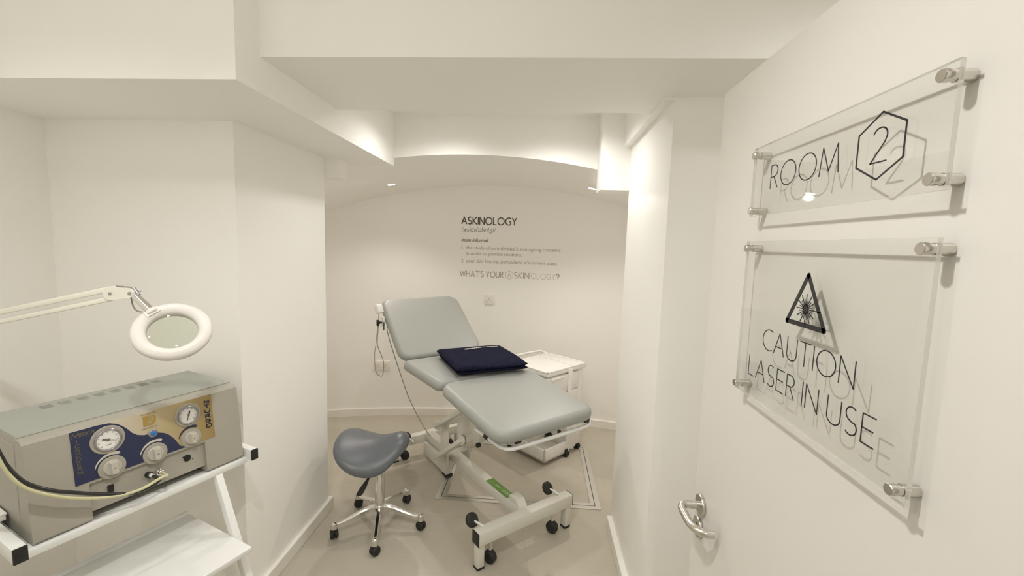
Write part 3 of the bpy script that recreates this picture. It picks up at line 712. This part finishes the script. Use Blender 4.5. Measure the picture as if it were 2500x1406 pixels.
for k in range(5):
    a = math.radians(-3+72*k); d = Vector((math.cos(a), math.sin(a), 0))
    b = MB(); pr_ = [(0.018, 0.118), (0.05, 0.122), (0.10, 0.113), (0.15, 0.097), (0.20, 0.083), (0.243, 0.079)]
    rings = []; sd = Vector((-d.y, d.x, 0))
    for j, (r, z) in enumerate(pr_):
        hw = 0.017-0.0012*j; ht = 0.020-0.0018*j
        c = d*r + Vector((0, 0, z))
        rings.append([tuple(c+sd*hw*q+Vector((0, 0, ht*e))) for q, e in ((1, -0.6), (1, 0.15), (0.55, 0.55), (-0.55, 0.55), (-1, 0.15), (-1, -0.6))])
    b.loft(rings); b.build('base_arm', CHROME, stool)
    p = d*0.248
    b = MB(); b.lathe([(0.018, 0.056), (0.0185, 0.080), (0.017, 0.088), (0.011, 0.094), (0.0001, 0.096)], (p.x, p.y, 0), (0, 0, 1), 22); ca = b.build('castor', CHROME, stool)
    ax = Vector((math.cos(a+1.1+k*0.7), math.sin(a+1.1+k*0.7), 0)); b = MB()
    for s in (-1, 1): wheel(b, (p.x+ax.x*0.011*s, p.y+ax.y*0.011*s, 0.026), 0.0255, 0.018, ax)
    b.cyl((p.x, p.y, 0.03), (p.x, p.y, 0.058), 0.017, 16); b.build('twin_wheel', BLACK_RUBBER, ca)
b = MB(); b.lathe([(0.028, 0.098), (0.034, 0.104), (0.034, 0.126), (0.029, 0.134), (0.027, 0.135)], (0, 0, 0), (0, 0, 1), 28); b.build('hub', CHROME, stool)

# ================================================================== TROLLEY
TA = math.radians(47)
tr = thing('beauty_trolley', 'white plastic drawer trolley on black castors behind the couch', 'trolley', (0.092, 3.09, 0), TA)
# local: x to the right-back, y to the left-back; near corner at the origin
LX, LY, LZ = 0.47, 0.40, 0.725
b = MB()
b.box(0.0, LX, 0.0, LY, LZ-0.040, LZ-0.012, 0.006)
for (x0, x1, y0, y1) in ((0, LX, 0, 0.014), (0, LX, LY-0.014, LY), (0, 0.014, 0, LY), (LX-0.014, LX, 0, LY)): b.box(x0, x1, y0, y1, LZ-0.014, LZ, 0.003)
b.build('top_tray', WHITE_PLASTIC, tr)
b = MB(); b.box(0.335, 0.35, 0.012, LY-0.012, LZ-0.014, LZ-0.004, 0.002); b.build('tray_divider', WHITE_PLASTIC, tr)
b = MB(); b.tube([(0.03, LY-0.004, LZ-0.008), (0.035, LY+0.055, LZ+0.004), (0.06, LY+0.075, LZ+0.006), (0.24, LY+0.080, LZ+0.008), (0.41, LY+0.075, LZ+0.006), (0.435, LY+0.055, LZ+0.004), (0.44, LY-0.004, LZ-0.008)], 0.010, 12, 5); b.build('push_handle', WHITE_PLASTIC, tr)
b = MB(); b.box(0.245, 0.290, -0.006, 0.0055, 0.10, LZ-0.014, 0.004, 2); b.build('front_upright', WHITE_PLASTIC, tr)
b = MB(); b.box(0.385, 0.44, 0.010, LY-0.01, 0.055, LZ-0.03, 0.008, 3)
b.prism([(0.44, 0.02), (0.455, 0.02), (0.455, LY-0.02), (0.44, LY-0.02)], 0.12, 0.55); b.build('column_body', WHITE_PLASTIC, tr)
b = MB(); b.prism([(0.44, 0.03), (0.452, 0.022), (0.452, 0.10), (0.44, 0.11)], 0.45, 0.68); b.build('side_bracket', WHITE_PLASTIC, tr)
for z0, z1 in ((0.535, 0.672), (0.395, 0.530)):
    b = MB(); b.box(0.006, 0.382, 0.006, LY-0.006, z0, z1, 0.008, 3); dr = b.build('drawer', WHITE_PLASTIC, tr)
    b = MB(); b.box(0.05, 0.19, -0.006, 0.006, z1-0.020, z1-0.008, 0.003); b.build('drawer_lip', WHITE_PLASTIC, dr)
# bottom open bin
b = MB(); b.box(0.0, 0.30, 0.0, LY, 0.030, 0.050, 0.004)
for (x0, x1, y0, y1) in ((0, 0.30, 0, 0.016), (0, 0.30, LY-0.016, LY), (0, 0.016, 0, LY)): b.box(x0, x1, y0, y1, 0.030, 0.125, 0.004)
b.build('bottom_bin', WHITE_PLASTIC, tr)
b = MB(); b.box(0.012, 0.29, LY-0.10, LY-0.06, 0.125, 0.40, 0.006); b.build('rear_panel', WHITE_PLASTIC, tr)
b = MB(); b.box(0.302, 0.384, 0.006, LY-0.01, 0.045, 0.388, 0.006); b.build('base_panel', WHITE_PLASTIC, tr)
for (cx, cyy) in ((0.02, LY-0.012), (0.255, 0.002), (0.43, 0.03), (0.43, LY-0.03)):
    b = MB(); wheel(b, (cx-0.010, cyy, 0.026), 0.026, 0.018, (1, 0.25, 0)); wheel(b, (cx+0.010, cyy+0.003, 0.026), 0.026, 0.018, (1, 0.25, 0)); b.cyl((cx, cyy, 0.03), (cx, cyy, 0.062), 0.018, 16); b.build('castor', BLACK_RUBBER, tr)

# ================================================================== FLOOR ACCESS COVER
fc = thing('floor_access_cover', 'rectangular aluminium-edged access cover set in the floor under the couch', 'floor hatch', (-0.085, 3.035, 0))
def ring_frame(b, x0, x1, y0, y1, wd, z1):
    b.box(x0, x1, y0, y0+wd, 0.0002, z1); b.box(x0, x1, y1-wd, y1, 0.0002, z1); b.box(x0, x0+wd, y0+wd, y1-wd, 0.0002, z1); b.box(x1-wd, x1, y0+wd, y1-wd, 0.0002, z1)
b = MB(); ring_frame(b, -0.533, 0.533, -0.436, 0.436, 0.032, 0.004); b.build('outer_edge_trim', ALU, fc, False)
b = MB(); ring_frame(b, -0.496, 0.496, -0.399, 0.399, 0.026, 0.004); b.build('inner_edge_trim', ALU, fc, False)
b = MB(); ring_frame(b, -0.502, 0.502, -0.405, 0.405, 0.007, 0.0012); b.build('joint', DARK_GROOVE, fc, False)

# ================================================================== EQUIPMENT STAND, MACHINE, LAMP  (local x = front, local y = along the rail)
EA = math.atan2(-0.385, 0.923)
def eq(name, label, cat): return thing(name, label, cat, (0, 0, 0), EA)
def eqbase(o, vx, uy, z=0.0):
    """move the empty to (vx, uy) in the stand frame, returns matrix that cancels it for the parts"""
    o.location = Matrix.Rotation(EA, 4, 'Z') @ Vector((vx, uy, z))
    return Matrix.Translation((-vx, -uy, -z))
stand = eq('equipment_stand', 'white steel two-tier equipment stand with black end caps at left', 'stand'); K = eqbase(stand, -1.75, 0.70)
U0, U1 = 0.371, 1.000   # inner ends of the two side tubes
for (ua, ub) in ((0.371, 0.399), (1.003, 1.029)):
    b = MB(K); b.box(-2.02, -1.610, ua, ub, 0.779, 0.820, 0.002); sd_ = b.build('side_tube', WHITE_METAL, stand)
    b = MB(K); b.box(-1.611, -1.604, ua, ub, 0.7785, 0.8205, 0.0015); b.build('end_cap', BLACK, sd_)
b = MB(K); b.box(-1.675, -1.632, 0.399, 1.003, 0.766, 0.788, 0.003); b.build('front_rail', WHITE_METAL, stand)
b = MB(K); b.box(-2.02, -1.98, 0.399, 1.003, 0.766, 0.788, 0.003); b.build('rear_rail', WHITE_METAL, stand)
b = MB(K); b.box(-1.98, -1.675, 0.40, 1.002, 0.770, 0.786, 0.001); b.build('top_tray', TRAY_GREY, stand)
b = MB(K); b.bar((-1.650, 0.897, 0.768), (-1.292, 0.897, 0.008), 0.024, 0.030, up=(0, 0.0, 1), bev=0.002); b.build('leg', WHITE_METAL, stand)
b = MB(K); b.box(-2.015, -1.988, 0.373, 0.397, 0.0, 0.780, 0.002); b.build('leg', WHITE_METAL, stand)
for uu in (0.373, 0.885):
    b = MB(K); b.box(-2.015, -1.28, uu, uu+0.024, 0.0, 0.026, 0.002); b.build('floor_skid', WHITE_METAL, stand)
b = MB(K); b.box(-2.015, -1.99, 0.397, 0.885, 0.0, 0.026, 0.002); b.build('floor_crossbar', WHITE_METAL, stand)
b = MB(K); b.box(-1.82, -1.428, 0.395, 0.884, 0.542, 0.560, 0.002); b.build('lower_shelf', WHITE_METAL, stand)
b = MB(K); b.box(-1.838, -1.82, 0.395, 0.884, 0.542, 0.568, 0.002); b.build('shelf_back_lip', WHITE_METAL, stand)

mc = eq('microdermabrasion_machine', 'beige desktop machine with navy and gold gauge panel on the white stand', 'machine'); K = eqbase(mc, -1.82, 0.705, 0.787)
def fv(z): return -1.640-(z-0.80)*0.11
def front_poly(b, pts, d0, d1):
    """extrude polygon given in (u, z) on the tilted front face from depth d0 to d1"""
    n_ = len(pts); b.add([(fv(z)+d0, u_, z) for u_, z in pts] + [(fv(z)+d1, u_, z) for u_, z in pts],
        [tuple(range(n_-1, -1, -1)), tuple(range(n_, 2*n_))] + [(i, (i+1) % n_, (i+1) % n_+n_, i+n_) for i in range(n_)])
# housing: side profile extruded along u, with a lower middle set back between two feet
prof = [(-1.990, 0.806), (-1.690, 0.806), (-1.672, 0.830), (-1.672, 0.90), (-1.99, 0.90)]
b = MB(K)
def extr(b, prof, ua, ub):
    n_ = len(prof); b.add([(x, ua, z) for x, z in prof] + [(x, ub, z) for x, z in prof],
        [tuple(range(n_)), tuple(range(2*n_-1, n_-1, -1))] + [(i, (i+1) % n_, (i+1) % n_+n_, i+n_) for i in range(n_)])
foot = [(-1.990, 0.792), (fv(0.794)-0.006, 0.792), (fv(0.800), 0.799), (fv(1.069), 1.069), (fv(1.072)-0.006, 1.077), (-1.712, 1.081), (-1.990, 1.081)]
extr(b, foot, 0.418, 0.543); extr(b, foot, 0.862, 0.992)
mid = [(-1.990, 0.815), (fv(0.82)-0.010, 0.815), (fv(0.90)-0.010, 0.898), (fv(0.905), 0.903), (fv(1.069), 1.069), (fv(1.072)-0.006, 1.077), (-1.712, 1.081), (-1.990, 1.081)]
extr(b, mid, 0.543, 0.862)
b.build('housing', MACHINE, mc, False)
b = MB(K); b.box(-1.995, -1.708, 0.420, 0.990, 1.0805, 1.0835, 0.001); lid = b.build('lid', MACHINE_TOP, mc, False)
for k, uu in enumerate((0.549, 0.593, 0.638, 0.682, 0.725, 0.768, 0.810, 0.852)):
    b = MB(K)
    for j in range(5): b.box(-1.958+0.008*j, -1.9555+0.008*j, uu-0.014, uu+0.014, 1.0833, 1.0839)
    b.build('vent_slots', MACHINE_LINE, lid, False)
b = MB(K); b.box(-1.99, -1.72, 0.4165, 0.4185, 0.83, 1.06, 0.0008); b.build('side_cover', MACHINE, mc, False)
PU0, PU1 = 0.513, 0.898
b = MB(K); front_poly(b, [(PU0, 0.911), (PU1, 0.911), (PU1, 1.0695), (PU0, 1.0695)], 0.0, 0.0012); pn = b.build('control_panel', GOLD_PANEL, mc, False)
b.v = b.v
wave = [(0.513, 1.0695), (0.575, 1.0695), (0.604, 1.066), (0.623, 1.057), (0.637, 1.044), (0.648, 1.030), (0.657, 1.016), (0.670, 1.004), (0.686, 0.997), (0.725, 0.991), (0.742, 0.983), (0.756, 0.971), (0.769, 0.953), (0.777, 0.936), (0.784, 0.922), (0.796, 0.914), (0.806, 0.911)]
b = MB(K); front_poly(b, [(0.513, 0.911)] + wave[::1] , 0.0012, 0.0018); b.build('navy_field', NAVY_PANEL, pn, False)
nrm = Vector((1, 0, 0.11)).normalized()
def fpt(u_, z, d): return Vector((fv(z), u_, z)) + nrm*d
def disc(b, u_, z, prof, n_=36): b.lathe(prof, fpt(u_, z, 0), nrm, n_)
def gauge(u_, z, ro, needle):
    b = MB(K); disc(b, u_, z, [(ro, 0.001), (ro, 0.003), (ro*0.97, 0.004), (ro*0.78, 0.004)]); g = b.build('gauge', MACHINE, pn)
    b = MB(K); disc(b, u_, z, [(ro*0.79, 0.003), (ro*0.79, 0.008), (ro*0.74, 0.010), (ro*0.68, 0.009), (ro*0.66, 0.005)]); b.build('bezel', BEZEL, g)
    b = MB(K); disc(b, u_, z, [(0.0001, 0.0045), (ro*0.66, 0.0045), (ro*0.66, 0.0055), (0.0001, 0.0055)]); b.build('dial', DIAL, g)
    t3_ = lambda x, y, d: tuple(fpt(u_+x, z+y, 0.0058+d))
    b = MB(K)
    for k in range(9):
        a = math.radians(225-33.75*k); strokes(b, [[(ro*0.52*math.cos(a), ro*0.52*math.sin(a)), (ro*0.58*math.cos(a), ro*0.58*math.sin(a))]], ro*0.06, t3_, 0.0002)
    strokes(b, [[(-ro*0.14, -ro*0.36), (ro*0.14, -ro*0.36)]], ro*0.05, t3_, 0.0002)
    b.build('scale_marks', BEZEL, g, False)
    a = math.radians(needle); c, s = math.cos(a), math.sin(a)
    b = MB(K); t4 = lambda x, y, d: tuple(fpt(u_+x, z+y, 0.0066+d))
    strokes(b, [[(-0.35*ro*c, -0.35*ro*s), (0, 0)]], ro*0.10, t4, 0.0003); strokes(b, [[(0, 0), (0.52*ro*c, 0.52*ro*s)]], ro*0.045, t4, 0.0003); b.build('needle', INK, g, False)
    b = MB(K); disc(b, u_, z, [(0.0001, 0.0066), (ro*0.09, 0.0066), (ro*0.09, 0.0078), (0.0001, 0.008)], 14); b.build('needle_hub', GOLD_TEXT, g)
gauge(0.596, 1.018, 0.0425, -22)
gauge(0.817, 1.0185, 0.0405, 250)
def knob(u_, z, ro, arcm):
    b = MB(K); disc(b, u_, z, [(0.0001, 0.001), (ro, 0.001), (ro, 0.003), (ro*0.97, 0.004), (0.0001, 0.004)]); k_ = b.build('control_knob', MACHINE, pn)
    r2 = ro*0.64
    b = MB(K); disc(b, u_, z, [(r2*1.05, 0.004), (r2*1.02, 0.0065), (r2*0.97, 0.010), (0.0001, 0.010)]); b.build('knob_skirt', KNOB, k_)
    c0 = fpt(u_, z, 0.010); b = MB(K)
    ty = Vector((0, 1, 0)); tz = nrm.cross(ty)
    b.loft([[tuple(c0+nrm*h+ty*(q*r2*wy)+tz*(e*r2*wz)) for q, e in ((-1, -0.9), (0, -1), (1, -0.9), (1, 0.9), (0, 1), (-1, 0.9))] for h, wy, wz in ((0, 0.46, 0.93), (0.010, 0.42, 0.90), (0.013, 0.34, 0.84))]); b.build('knob_grip', KNOB, k_)
    b = MB(K); b.lathe([(0.0001, 0), (r2*0.12, 0), (r2*0.12, 0.0006), (0.0001, 0.0006)], c0+nrm*0.013, nrm, 12); b.build('knob_dot', BEZEL, k_)
    rr = ro*1.17; pts_o, pts_i = [], []
    for i in range(17):
        a = math.radians(165-103*i/16); wd_ = 0.0012+0.0052*(i/16)**0.7
        pts_o.append((u_+(rr+wd_)*math.cos(a), z+(rr+wd_)*math.sin(a))); pts_i.append((u_+(rr-wd_*0.35)*math.cos(a), z+(rr-wd_*0.35)*math.sin(a)))
    a = math.radians(58); tip = [(u_+(rr+0.003)*math.cos(a), z+(rr+0.003)*math.sin(a))]
    b = MB(K); front_poly(b, pts_o + tip + pts_i[::-1], 0.0017, 0.0026); b.build('level_mark', arcm, k_, False)
knob(0.599, 0.9305, 0.0345, CREAM_PRINT); knob(0.711, 0.926, 0.0345, CREAM_PRINT); knob(0.820, 0.936, 0.0325, NAVY_PRINT)
b = MB(K); disc(b, 0.7105, 0.994, [(0.013, 0.001), (0.013, 0.004), (0.011, 0.006), (0.008, 0.006), (0.008, 0.004), (0.0001, 0.004)], 28); bt = b.build('indicator_button', BEZEL, pn)
b = MB(K); disc(b, 0.7105, 0.994, [(0.0078, 0.004), (0.0075, 0.006), (0.004, 0.0075), (0.0001, 0.008)], 20); b.build('blue_lens', BLUE_LED, bt)
p3 = lambda x, y, d: tuple(fpt(x, y, 0.0019+d))
b = MB(K)
strokes(b, stroke_text('M', 0.017, 0.0135, 0.5175, 1.050), 0.0020, p3, 0.0002); strokes(b, stroke_text('EDICAL', 0.034, 0.0100, 0.5365, 1.0505, 0.2), 0.0014, p3, 0.0002)
for ch, zz, ww in (('I', 1.0385, 0), ('C', 1.0250, 0.009), ('R', 1.0115, 0.008), ('O', 0.998, 0.0105), ('D', 0.985, 0.0095), ('E', 0.972, 0.007), ('R', 0.959, 0.008), ('M', 0.946, 0.0115)):
    if ww: strokes(b, stroke_text(ch, ww, 0.0098, 0.5265-ww/2, zz-0.005), 0.0016, p3, 0.0002)
    else: strokes(b, [[(0.5265, zz-0.005), (0.5265, zz+0.005)]], 0.0016, p3, 0.0002)
b.build('panel_lettering', GOLD_TEXT, pn, False)
b = MB(K)
for ch, zz, ww in (('M', 1.046, 0.017), ('T', 1.029, 0.015), ('U', 1.012, 0.016), ('R', 0.994, 0.0155), ('B', 0.976, 0.0155), ('O', 0.958, 0.018)):
    strokes(b, stroke_text(ch, ww, 0.0115, 0.8805-ww/2, zz-0.006), 0.0034, p3, 0.0002)
b.build('panel_lettering', NAVY_PRINT, pn, False)
b = MB(K); front_poly(b, [(0.688, 1.022), (0.714, 1.022), (0.722, 1.028), (0.7245, 1.040), (0.722, 1.051), (0.714, 1.0565), (0.688, 1.0565)], 0.0012, 0.0018); lg_ = b.build('panel_logo', GOLD_LOGO, pn, False)
b = MB(K); strokes(b, [[(0.699, 1.025), (0.701, 1.031), (0.706, 1.039), (0.708, 1.047), (0.706, 1.0545)], [(0.7055, 1.025), (0.707, 1.030), (0.712, 1.039), (0.714, 1.047), (0.7125, 1.0545)]], 0.0026, p3, 0.0002); b.build('logo_waves', MACHINE, lg_, False)
b = MB(K)
for zz in (1.0615, 1.0155):
    x = 0.685
    while x < 0.725: strokes(b, [[(x, zz-0.0016), (x, zz+0.0016)], [(x, zz+0.0016), (x+0.0022, zz-0.0014)]], 0.0009, p3, 0.0002); x += 0.0041
b.build('logo_lettering', BROWN_PRINT, lg_, False)
def mpt(u_, z, d): return fpt(u_, z, d-0.010)
b = MB(K); b.lathe([(0.0001, 0.0), (0.0115, 0.0), (0.0115, 0.002), (0.0001, 0.002)], mpt(0.806, 0.867, 0), nrm, 24); b.lathe([(0.003, 0.0), (0.003, 0.002)], mpt(0.795, 0.8735, 0), nrm, 10); b.build('power_inlet', BLACK, mc)
b = MB(K); b.lathe([(0.0018, 0), (0.0018, 0.002)], mpt(0.823, 0.857, 0), nrm, 10); b.build('screw', DARK_GROOVE, mc)
b = MB(K); c0 = mpt(0.593, 0.8625, 0); b.box(c0.x-0.004, c0.x+0.006, 0.5855, 0.6005, 0.851, 0.874, 0.002); b.build('rocker_switch', BLACK, mc)
b = MB(K); b.lathe([(0.010, 0), (0.010, 0.016), (0.008, 0.018)], mpt(0.690, 0.862, 0), nrm, 20); jk = b.build('hose_port', BLACK, mc)
b = MB(K); b.lathe([(0.006, 0.016), (0.006, 0.030)], mpt(0.690, 0.862, 0), nrm, 16); b.build('port_spigot', WHITE_PLASTIC, jk)
b = MB(K); b.lathe([(0.0105, 0), (0.0105, 0.014), (0.0085, 0.016), (0.0085, 0.024), (0.006, 0.026)], mpt(0.718, 0.859, 0), nrm, 20); b.build('hose_port', CHROME, mc)
HV = -1.600
bk = [(0.700, 0.853), (0.694, 0.848), (0.680, 0.846), (0.631, 0.846), (0.563, 0.877), (0.493, 0.919), (0.445, 0.952), (0.402, 0.995), (0.376, 1.047), (0.364, 1.088), (0.352, 1.14)]
b = MB(K); b.tube([tuple(mpt(0.690, 0.862, 0.028))] + [(HV-0.010+0.012*min(1, i/3), u_, z) for i, (u_, z) in enumerate(bk)], 0.0052, 12, 6); b.build('suction_hose', TUBE_BLACK, mc)
cl = [(0.716, 0.862), (0.703, 0.863), (0.642, 0.851), (0.581, 0.862), (0.509, 0.894), (0.445, 0.938), (0.401, 0.982), (0.375, 1.031), (0.362, 1.075), (0.350, 1.13)]
b = MB(K); b.tube([tuple(mpt(0.718, 0.859, 0.024))] + [(HV+0.004, u_, z) for u_, z in cl], 0.0046, 12, 6); b.build('pressure_hose', TUBE_CLEAR, mc)

wb = eq('white_accessory_box', 'small white box on the near left end of the stand', 'box'); K = eqbase(wb, -1.85, 0.405, 0.8205)
b = MB(K); b.box(-1.895, -1.800, 0.335, 0.411, 0.8205, 0.836, 0.002); b.build('box_body', WHITE_PLASTIC, wb)
b = MB(K); b.box(-1.897, -1.798, 0.333, 0.413, 0.836, 0.842, 0.002); b.build('box_lid', WHITE_PLASTIC, wb)

# magnifier lamp: head above the machine, spring arm to a floor pole left of the picture
ml = thing('magnifying_lamp', 'white ring magnifying lamp on a sprung arm above the machine', 'lamp', (-1.88, 1.262, 0))
K = Matrix.Translation((1.88, -1.262, 0))
LC = Vector((-1.130, 1.250, 1.352))
view = (Vector((0, 0, 1.65))-LC).normalized()
side = view.cross(Vector((0, 0, 1))).normalized(); upn = side.cross(view)
TL = math.radians(33)
axn = (view*math.cos(TL) + upn*math.sin(TL) + side*0.03).normalized()
def lat(prof, n_=56): return MB(K).lathe(prof, LC, axn, n_)
b = MB(K); a_ = axn.orthogonal().normalized(); b_ = axn.cross(a_); n_ = 64
prof = [(0.0675, -0.012), (0.076, -0.020), (0.095, -0.020), (0.107, -0.014), (0.1125, -0.003), (0.1115, 0.008), (0.105, 0.016), (0.094, 0.020), (0.080, 0.017), (0.071, 0.010), (0.0675, 0.004)]
rings = [b.ring(LC+axn*h, a_, b_, 0.0645+(r-0.0675)*0.83, n_) for r, h in prof]
b.loft(rings, closed=True); head = b.build('lamp_head', LAMP_WHITE, ml)
b = MB(K); b.lathe([(0.0001, 0.006), (0.03, 0.0055), (0.055, 0.003), (0.0646, 0.0), (0.0646, -0.004), (0.055, -0.007), (0.03, -0.0095), (0.0001, -0.010)], LC, axn, 56); b.build('magnifier_lens', LENS, head)
J1 = Vector((-1.258, 1.252, 1.4675)); J0 = Vector((-1.322, 1.252, 1.4645))
NK = LC + (Vector((-1.195, 1.242, 1.418))-LC)
b = MB(K); b.cyl(NK, LC + (NK-LC)*0.86, 0.016, 20, 0.017, 0.002); b.bar(NK + (LC-NK)*0.02, LC+(NK-LC)*0.80, 0.040, 0.012, up=tuple(axn)); b.build('head_clamp', LAMP_WHITE, ml)
b = MB(K); b.cyl(J1, NK + (LC-NK)*0.04, 0.0105, 18, 0.013); b.build('chrome_neck', CHROME, ml)
dj = (J1-J0).normalized()
b = MB(K)
hull = []
for c, r, a0, a1 in ((J0, 0.0215, 90, 270), (J1, 0.014, -90, 90)):
    for i in range(11):
        a = math.radians(a0+(a1-a0)*i/10); hull.append((c.x + dj.x*r*math.cos(a) - dj.z*r*math.sin(a), c.z + dj.z*r*math.cos(a) + dj.x*r*math.sin(a)))
n_ = len(hull); b.add([(x, 1.240, z) for x, z in hull] + [(x, 1.264, z) for x, z in hull], [tuple(range(n_)), tuple(range(2*n_-1, n_-1, -1))] + [(i, (i+1) % n_, (i+1) % n_+n_, i+n_) for i in range(n_)])
jb = b.build('arm_joint', LAMP_CREAM, ml, False)
for c in (J0, J1):
    b = MB(K); b.cyl((c.x+0.003, 1.2405, c.z), (c.x+0.003, 1.2365, c.z), 0.0042, 12); b.build('joint_screw', BEZEL, jb)
b = MB(K); b.cyl((J1.x+0.004, 1.252, J1.z+0.016), (J1.x+0.020, 1.252, J1.z-0.006), 0.006, 12); b.tube([(J0.x+0.012, 1.252, J0.z+0.0225), (J1.x-0.004, 1.252, J1.z+0.017), (J1.x+0.012, 1.252, J1.z+0.009), (J1.x+0.028, 1.252, J1.z+0.006)], 0.0018, 8, 4); b.build('thumb_screw', BEZEL, jb)
AE = Vector((-1.88, 1.252, 1.333))
for dz, r in ((0.0125, 0.017), (-0.0185, 0.014)):
    b = MB(K); b.bar((J0.x-0.008, 1.252, J0.z+dz), (AE.x, 1.252, AE.z+dz+0.004), 0.014, r, bev=0.003); b.build('spring_arm_bar', LAMP_CREAM, ml)
b = MB(K); b.tube([(J1.x-0.010, 1.256, J1.z-0.016), (J1.x-0.008, 1.260, J1.z-0.045), (J1.x+0.002, 1.262, J1.z-0.058), (J1.x+0.020, 1.258, J1.z-0.060)], 0.0022, 8, 5); b.build('lamp_cable', CABLE, ml)
b = MB(K); b.cyl((-1.88, 1.252, 0.03), (-1.88, 1.252, 1.40), 0.014, 18); b.build('pole', LAMP_CREAM, ml)
b = MB(K); b.lathe([(0.0001, 0), (0.13, 0), (0.13, 0.02), (0.03, 0.035), (0.0001, 0.036)], (-1.88, 1.252, 0), (0, 0, 1), 40); b.build('base', LAMP_CREAM, ml)

# ================================================================== DOWNLIGHTS
for (x, y, z, pw, angd, blend, lcol, where) in DOWNLIGHTS:
    zc = vault_z(x) if z is None else z
    nv = Vector((0, 0, -1))
    if z is None: nv = Vector((-(x-VX)/VR, 0, -math.sqrt(1-((x-VX)/VR)**2))) ; nv = Vector((-(x-VX)/VR*1.0, 0, -1)).normalized()
    dl = thing('ceiling_downlight', 'small white recessed downlight in the ' + where, 'downlight', (x, y, zc), 0, 'recessed ceiling downlights')
    b = MB(); b.lathe([(0.030, -0.004), (0.030, 0.003), (0.040, 0.004), (0.042, 0.001), (0.042, -0.004)], (0, 0, 0), nv, 32); b.build('bezel', WHITE_PLASTIC, dl)
    b = MB(); b.lathe([(0.0001, 0.0025), (0.0295, 0.0025), (0.0295, -0.003), (0.0001, -0.003)], (0, 0, 0), nv, 28); b.build('lens', DL_LENS, dl)
    ld = bpy.data.lights.new('downlight_lamp', 'SPOT'); ld.energy = pw; ld.color = lcol; ld.shadow_soft_size = 0.02 if z is None else 0.035
    ld.spot_size = math.radians(angd); ld.spot_blend = blend
    lo = bpy.data.objects.new('downlight_lamp', ld); COL.objects.link(lo); lo.parent = dl
    lo.location = nv*0.036
    lo.rotation_euler = (math.radians(-24), 0, 0) if z is None else (0, 0, 0)   # alcove lamps aimed at the couch
